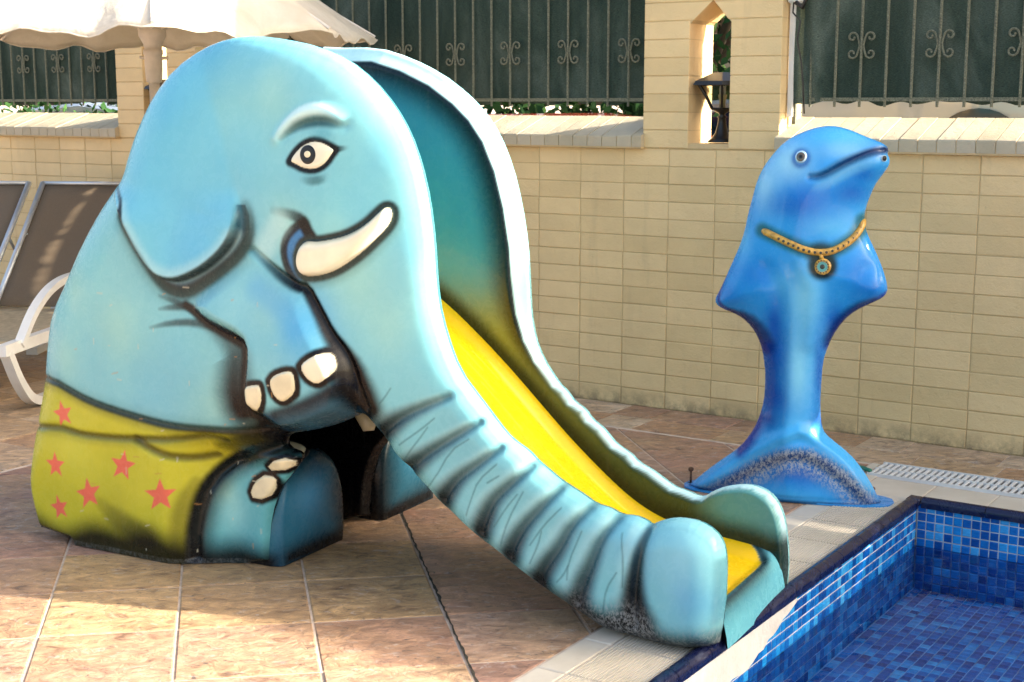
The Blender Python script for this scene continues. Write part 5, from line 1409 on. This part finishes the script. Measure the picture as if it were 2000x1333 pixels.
S_ = lambda pts, w, so, c, a=1.0: PD.stroke(DUL(pts), np.array(w)*.0019, np.array(so)*.0019, c, a)
PD.stroke(ridgeL, .030, .03, (.06, .42, .84), .9); PD.stroke(ridgeR, .034, .03, (.07, .45, .86), .9)
S_(B3([(440, 540), (420, 620), (370, 700), (320, 760)]), [6, 10, 10, 6], 20, (.01, .03, .30), .9)
PD.stroke(fl_in+np.array([0, -.012]), .008, .035, (.006, .02, .07), [.3]+[.9]*9+[.6])
PD.stroke(fl_in+np.array([0, -.035]), .03, .06, BLACK, [.2, .5, .8, .9, .95, .95, .95, .95, .9, .8, .4], wear=True)
PD.stroke(fl_in+np.array([0, -.05]), .03, .06, (.01, .05, .25), .5)
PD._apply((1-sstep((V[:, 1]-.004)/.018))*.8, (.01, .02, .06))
PD.stroke(mouth, np.array([2, 3, 5, 6, 7, 7, 6, 5])*.0019, np.array([10, 14, 16, 16, 14, 12, 10, 8])*.0019, (.004, .03, .12), [.5, .8, .9, .95, 1, 1, 1, 1])
PD.stroke(mouth+np.array([0, -.03]), .008, .03, (.16, .50, .80), [0, .3, .5, .6, .6, .5, .3, .1])
d = np.hypot((V-eye_c)[:, 0], (V-eye_c)[:, 1]+.006); PD._apply(.8*np.exp(-((d-.026)/.012)**2), (.01, .08, .35))
collar = DUL(A3([(412, 652), (440, 665), (500, 695), (580, 733), (660, 768), (740, 783), (810, 776), (880, 742), (940, 698), (980, 645), (1002, 590)]))
PD.stroke(collar, .024, .030, (.01, .09, .08), .85); pend = dp.U(*A3([(762, 862)])[0])
d = np.hypot(*(V-pend).T); PD._apply(1-sstep((d-.036)/.028), (.008, .02, .02))
S_(A3([(745, 790), (755, 830)]), 26, 20, (.01, .03, .03), .9)
S_(A3([(210, 900), (150, 1040), (200, 1110), (330, 1180), (420, 1333)]), [1, 2, 3, 4, 4], [3, 5, 10, 14, 16], (.01, .02, .25), .8)
S_(A3([(1135, 1010), (1050, 1075), (950, 1115), (860, 1200), (800, 1320)]), [2, 3, 4, 4, 4], [6, 10, 14, 16, 16], (.01, .02, .28), .8)
S_(A3([(230, 1120), (330, 1160), (400, 1230), (440, 1320)]), [4, 8, 12, 12], [10, 18, 22, 24], (.002, .012, .10), .85)
S_(A3([(1060, 1060), (960, 1100), (870, 1180), (820, 1280)]), [4, 8, 10, 10], [10, 16, 20, 22], (.002, .012, .10), .8)
S_(B3([(500, 100), (510, 300), (500, 450)]), [8, 10, 8], 22, (.003, .03, .26), .6)
body = mesh_obj('body', dp.W(V, -T2), gD.F, M['dolphin'], None, True, PD.C, PD.wear); child_to(body, dol)
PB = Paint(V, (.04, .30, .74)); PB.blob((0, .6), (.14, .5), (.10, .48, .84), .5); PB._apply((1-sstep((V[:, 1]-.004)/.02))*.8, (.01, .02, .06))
o = mesh_obj('back', dp.W(V, np.maximum(TD, 0)*.8), gD.F[:, ::-1], M['dolphin'], None, True, PB.C, PB.wear); child_to(o, dol)
# foot flange with bolts
fl = MB(); pts = []
for k in range(24):
    a = 2*math.pi*k/24; s_ = .012+.405*math.copysign(abs(math.cos(a))**.8, math.cos(a)); t_ = .02+.115*math.copysign(abs(math.sin(a))**.7, math.sin(a))
    pts.append((s_, t_))
fl.prism(pts, .0005, .007, lambda a, b, d: (DO[0]+dp.a[0]*a+dp.n[0]*b, DO[1]+dp.a[1]*a+dp.n[1]*b, d)); o = fl.build('base_flange', M['dolphin']); 
ca = o.data.color_attributes.new('paint', 'FLOAT_COLOR', 'POINT'); ca.data.foreach_set('color', np.tile((.04, .28, .68, 1), (len(o.data.vertices), 1)).astype(np.float32).ravel()); fix_normals(o); child_to(o, dol)
M['rust'] = simple('rusty_steel', (.16, .075, .035), .8, var=.4, nscale=120, bmp=.6)
# eye
def disc_on(name, c, r0, mat, rise, panel, parent, n=18, rise2=None):
    ps = [(c[0]+r0*math.cos(2*math.pi*k/n), c[1]+r0*math.sin(2*math.pi*k/n)) for k in range(n)]
    return patch(name, ps, mat, rise, min(r0*.8, .008), parent, panel, h=max(.0018, r0/6))
M['pale_blue'] = simple('pale_blue_enamel', (.42, .60, .72), .2, coat=.5)
M['iris_brown'] = simple('brown_enamel', (.09, .07, .05), .25, coat=.5)
e1 = disc_on('eye', eye_c, .0225, M['pale_blue'], .008, dp, dol)
Tsave = dp.T.copy(); dp.T = dp.T-.0075
e2 = disc_on('iris', eye_c, .0168, M['iris_brown'], .003, dp, dol)
dp.T = dp.T-.0026; e3 = disc_on('pupil', eye_c, .008, M['gloss_black'], .0015, dp, dol); dp.T = Tsave
for e_ in (e2, e3): e_.parent = e1; e_.matrix_parent_inverse = (Matrix.Translation(dol.location) @ e1.matrix_parent_inverse).inverted()
# water spout pipe under the snout tip
sp_ = dp.U(*A3([(1112, 236)])[0]); c0 = dp.W([sp_], dp.look(sp_))[0]; vd = Vector((-.15*dp.n[0]+dp.a[0]*.5, -.15*dp.n[1]+dp.a[1]*.5-.6, .05)).normalized()
m_ = MB().tube([Vector(c0)-vd*.02, Vector(c0)+vd*.006], .0125, 14); child_to(m_.build('spout', M['pale_blue'], None, True), dol)
m_ = MB().tube([Vector(c0)+vd*.004, Vector(c0)+vd*.0068], .0095, 14); child_to(m_.build('spout_bore', M['black'], None, True), dol)
# collar, studs and pendant
M['gold'] = simple('gold_paint', (.60, .33, .055), .38, var=.25, nscale=60, coat=.3)
M['stud'] = simple('dark_stud', (.03, .035, .03), .3)
M['teal_enamel'] = simple('teal_enamel', (.12, .42, .40), .35)
def on_s(panel, q, rise): return tuple(panel.W([q], panel.look(q)+panel.side*rise)[0])
cs_ = smooth_poly(collar, 2, False)
cr = [.003+.0105*min(1, 8*min(i/len(cs_)+.03, 1.02-i/len(cs_))) for i in range(len(cs_))]
col_o = MB().tube([on_s(dp, q, .001) for q in cs_], cr, 10, flat=(1, 1)).build('collar', M['gold'], None, True); child_to(col_o, dol)
def sub(o, parent, root): o.parent = parent; o.matrix_parent_inverse = (Matrix.Translation(root.location) @ parent.matrix_parent_inverse).inverted()
L_ = np.concatenate([[0], np.cumsum(np.hypot(*np.diff(cs_, axis=0).T))])
for k in range(17):
    f = .17+.76*k/16; q = np.array([np.interp(f*L_[-1], L_, cs_[:, 0]), np.interp(f*L_[-1], L_, cs_[:, 1])])
    p = Vector(on_s(dp, q, .0135)); nn = Vector((-dp.n[0], -dp.n[1], .15))
    sub(MB().tube([p-nn*.002, p+nn*.002], .0052, 8).build('stud', M['stud']), col_o, dol)
pp = Vector(on_s(dp, pend, .004)); nn = Vector((-dp.n[0], -dp.n[1], .05)).normalized()
pen = MB().tube([pp-nn*.012, pp+nn*.004, pp+nn*.008], [.030, .030, .026], 22).build('pendant', M['gold'], None, False); child_to(pen, dol)
sub(MB().tube([pp+nn*.008, pp+nn*.0095], .019, 20).build('enamel_disc', M['teal_enamel']), pen, dol)
sub(MB().tube([pp+nn*.0095, pp+nn*.012], [.009, .005], 14).build('pendant_stone', M['stud']), pen, dol)
vx = nn.cross(Vector((0, 0, 1))).normalized(); vy = Vector((0, 0, 1))
for k in range(14):
    a = 2*math.pi*k/14; c = pp+nn*.0085+vx*.0225*math.cos(a)+vy*.0225*math.sin(a)
    sub(MB().tube([c, c+nn*.0015], .0026, 6).build('bead', M['stud']), pen, dol)
child_to(MB().tube([Vector(on_s(dp, dp.U(*A3([(748, 785)])[0]), .004)), Vector(on_s(dp, dp.U(*A3([(758, 820)])[0]), .004))], .008, 8).build('pendant_loop', M['gold'], None, True), dol)

# rusty anchor bolts
def bolt(px, py, label, hgt):
    g = on_ground(px, py, .004); t = thing('anchor_bolt', label, 'bolt', tuple(g))
    m_ = MB().tube([(0, 0, -.004), (0, 0, hgt)], .0045, 8).build('shaft', M['rust'], t, True)
    MB().lathe([(.009, hgt-.001), (.011, hgt+.004), (.010, hgt+.010), (.005, hgt+.014)], (0, 0, 0), 10).build('head', M['rust'], t, True)
    MB().lathe([(.013, 0), (.013, .003)], (0, 0, 0), 12).build('washer', M['rust'], t)
bolt(1349, 944, 'tall rusty bolt standing out of the deck left of the dolphin base', .052)
bolt(1704, 962, 'short rusty bolt head on the deck right of the dolphin base', .008)

# drain grating with its slats, and the green hose end
dg = thing('drain_grating', 'white plastic overflow grating with slats in the deck beyond the pool', 'drain grate', wp(-1.3, 5.6, 0))
child_to(MB().box((-1.905, 5.505, -.004), (1.2, 5.512, .010), tf=WP).build('frame', M['white_plastic']), dg)
child_to(MB().box((-1.905, 5.707, -.004), (1.2, 5.714, .010), tf=WP).build('frame', M['white_plastic']), dg)
child_to(MB().box((-1.905, 5.604, -.004), (1.2, 5.612, .009), tf=WP).build('centre_rib', M['white_plastic']), dg)
child_to(MB().box((-1.905, 5.512, -.005), (1.2, 5.707, -.0035), tf=WP).build('channel', M['black']), dg)
sm = MB().box((-.007, -.045, -.003), (.007, .045, .008), bev=.0015); sme = bpy.data.meshes.new('slat'); sme.from_pydata(sm.v, [], sm.f); sme.materials.append(M['white_plastic'])
w = -1.893
while w < -.6:
    for uc in (5.558, 5.6595):
        o = bpy.data.objects.new('slat', sme); col.objects.link(o); o.location = wp(w, uc, 0); o.rotation_euler = (0, 0, -W_TH); child_to(o, dg)
    w += .0265
M['hose'] = simple('green_hose', (.02, .20, .13), .35)
hp = [on_ground(x, y, .012) for x, y in ((1700, 920), (1690, 916), (1676, 912), (1655, 905), (1625, 900), (1600, 905))]
hs = MB().tube([tuple(p) for p in hp], .009, 8).build('garden_hose', M['hose'], None, True); tag(hs, 'short end of green garden hose emerging behind the dolphin base', 'hose')

# ================================================================ PARASOL
pc = on_plane(303, 200, (0, 7.45), (0, 1)); PX, PY = pc[0], pc[1]
par = thing('parasol', 'large cream canvas parasol with wavy rim standing behind the elephant head', 'parasol', (PX, PY, 0))
NSEG = 8; RR = 1.16; rot0 = R(14); zr, zt = 1.835, 2.52
rng = np.random.RandomState(2); vs_ = []; fs_ = []; NA_, NR_ = 8*18, 22
for j in range(NR_+1):
    f = j/NR_
    for i in range(NA_):
        a = rot0+2*math.pi*i/NA_; k = (i % 18)/18; seg = math.cos(math.pi/8)/math.cos((k-.5)*math.pi/4)
        r_ = f*RR*seg
        sag = math.sin(math.pi*k)
        z = zt-(zt-zr)*(f**1.08) - .035*sag*f*f + (.012*math.sin(a*17+1)+.01*math.sin(a*29))*f**4
        r_ *= 1-.03*sag*f**3
        if f > .97: z -= .0
        vs_.append((r_*math.cos(a), r_*math.sin(a), z+.006*math.sin(a*11+f*9)*f))
for j in range(NR_):
    for i in range(NA_): fs_.append((j*NA_+i, j*NA_+(i+1) % NA_, (j+1)*NA_+(i+1) % NA_, (j+1)*NA_+i))
cano = mesh_obj('canopy', vs_, fs_, M['canvas'], par, True); md = cano.modifiers.new('thick', 'SOLIDIFY'); md.thickness = .003
hem = []
for i in range(NA_): x, y, z = vs_[NR_*NA_+i]; hem.append((x, y, z))
MB().tube(hem, .005, 5, closed=True).build('hem', M['canvas'], par, True)
M['cream_metal'] = simple('cream_painted_metal', (.66, .60, .52), .45)
for k in range(8):
    a = rot0+k*math.pi/4; c, s_ = math.cos(a), math.sin(a)
    MB().tube([(.04*c, .04*s_, zt-.05), (RR*.5*c, RR*.5*s_, zt-(zt-zr)*.5-.012), (RR*.99*c, RR*.99*s_, zr+.008)], .009, 6).build('rib', M['cream_metal'], par)
    MB().tube([(.05*c, .05*s_, 1.86), (RR*.45*c, RR*.45*s_, zt-(zt-zr)*.46-.02)], .007, 6).build('strut', M['cream_metal'], par)
MB().tube([(0, 0, 0), (0, 0, 1.62)], .027, 14).build('pole', M['cream_metal'], par, True)
MB().tube([(0, 0, 1.60), (0, 0, zt)], .021, 12).build('pole', M['cream_metal'], par, True)
MB().lathe([(.029, 1.60), (.040, 1.605), (.044, 1.66), (.046, 1.74), (.050, 1.745), (.050, 1.765), (.044, 1.77), (.046, 1.79), (.062, 1.82), (.070, 1.835), (.070, 1.875), (.05, 1.885), (.03, 1.90)], (0, 0, 0), 18).build('runner_hub', M['cream_metal'], par, True)
MB().tube([(.045, 0, 1.725), (.075, 0, 1.725)], .009, 8).build('crank_knob', M['cream_metal'], par)
MB().tube([(-.045, 0, 1.725), (-.07, 0, 1.73)], .007, 8).build('crank_knob', M['cream_metal'], par)
MB().lathe([(.30, 0), (.30, .05), (.27, .07), (.05, .08), (.04, .25), (.03, .26)], (0, 0, 0), 24).build('base', M['cream_metal'], par, True)

# ================================================================ SUN LOUNGERS
def sling_mat():
    m, nt, b = nodes('brown_sling'); w_ = world_pos(nt, (400, 400, 400))
    c = ramp(nt, noise(nt, w_, 1, 2), [(.3, (.11, .075, .042)), (.7, (.19, .135, .08))]); nt.links.new(c, b.inputs['Base Color']); b.inputs['Roughness'].default_value = .7; return m
M['sling'] = sling_mat(); M['tan_sling'] = simple('tan_sling', (.46, .36, .22), .7, nscale=30)
def strip_tube(mb_, pts, wx, wz):
    # flat bar following points in the (u,z) side plane; wx across, wz thick
    n = len(pts)
    for sgn in (0,):
        v = []; f = []
        for i, (x, y, z) in enumerate(pts):
            d = Vector((0, pts[min(i+1, n-1)][1]-pts[max(i-1, 0)][1], pts[min(i+1, n-1)][2]-pts[max(i-1, 0)][2])).normalized(); nn_ = Vector((0, -d.z, d.y))
            for (a, b) in ((-1, -1), (1, -1), (1, 1), (-1, 1)): v.append((x+a*wx/2, y+nn_.y*b*wz/2, z+nn_.z*b*wz/2))
        for i in range(n-1):
            for k in range(4): f.append((i*4+k, i*4+(k+1) % 4, (i+1)*4+(k+1) % 4, (i+1)*4+k))
        f += [(3, 2, 1, 0), tuple((n-1)*4+k for k in range(4))]
        mb_.add(v, f)
def curve(ctrl, n=3): return [tuple(p) for p in smooth_poly(np.array(ctrl, float), n, False)]
def lounger(w, u, label):
    # local x along the wall, +y towards the wall (head end)
    t = thing('sun_lounger', label, 'sun lounger', (w, u, 0), R(-6), 'sun loungers lined up along the wall')
    HW = .33
    for s_ in (-1, 1):
        m_ = MB(); strip_tube(m_, curve([(s_*HW, -1.45, .34), (s_*HW, -.2, .33), (s_*HW, .45, .325), (s_*HW, .80, .32)], 2), .045, .055); m_.build('side_rail', M['white_plastic'], t)
        m_ = MB(); strip_tube(m_, curve([(s_*(HW+.01), -1.28, .34), (s_*(HW+.02), -1.12, .50), (s_*(HW+.02), -.85, .60), (s_*(HW+.02), -.45, .60), (s_*(HW+.01), -.2, .46), (s_*HW, -.1, .33)], 3), .045, .035); m_.build('armrest', M['white_plastic'], t)
        for y0, dr in ((-1.28, 1), (.65, -1)):
            m_ = MB(); strip_tube(m_, curve([(s_*HW, y0-dr*.12, .32), (s_*HW, y0-dr*.02, .16), (s_*HW, y0+dr*.12, .03), (s_*HW, y0+dr*.34, .022)], 3), .05, .045); m_.build('leg', M['white_plastic'], t)
        m_ = MB().tube([(s_*(HW-.035), -.22, .36), (s_*(HW-.035), .50, 1.02)], .017, 8); m_.build('back_frame', M['alu'], t, True)
        m_ = MB().tube([(s_*(HW-.05), .20, .74), (s_*(HW-.05), .56, .33)], .010, 6); m_.build('back_stay', M['alu'], t, True)
    m_ = MB().tube([(-HW+.035, .50, 1.02), (HW-.035, .50, 1.02)], .012, 8); m_.build('back_frame', M['alu'], t, True)
    def sling(name, a, b, mat, sag):
        V_ = []; F_ = []; n = 12
        for i in range(n+1):
            f = i/n; y, z = a[0]+(b[0]-a[0])*f, a[1]+(b[1]-a[1])*f
            for k in range(9):
                g = k/8; x = (-1+2*g)*(HW-.03); dz = -sag*math.sin(math.pi*g)*math.sin(math.pi*f)
                V_.append((x, y-dz*.6, z+dz))
        F_ = [(i*9+k, i*9+k+1, (i+1)*9+k+1, (i+1)*9+k) for i in range(n) for k in range(8)]
        o = mesh_obj(name, V_, F_, mat, t, True); md = o.modifiers.new('thick', 'SOLIDIFY'); md.thickness = .004; return o
    sling('back_sling', (-.21, .375), (.495, 1.01), M['sling'], .025)
    sling('seat_sling', (-1.42, .352), (-.22, .362), M['tan_sling'], .03)
    return t
lounger(-2.59, 8.10, 'brown sling sun lounger with white frame, right one, half hidden by the elephant back')
lounger(-3.265, 8.17, 'brown sling sun lounger at the left edge, raised back beside an aluminium bar')
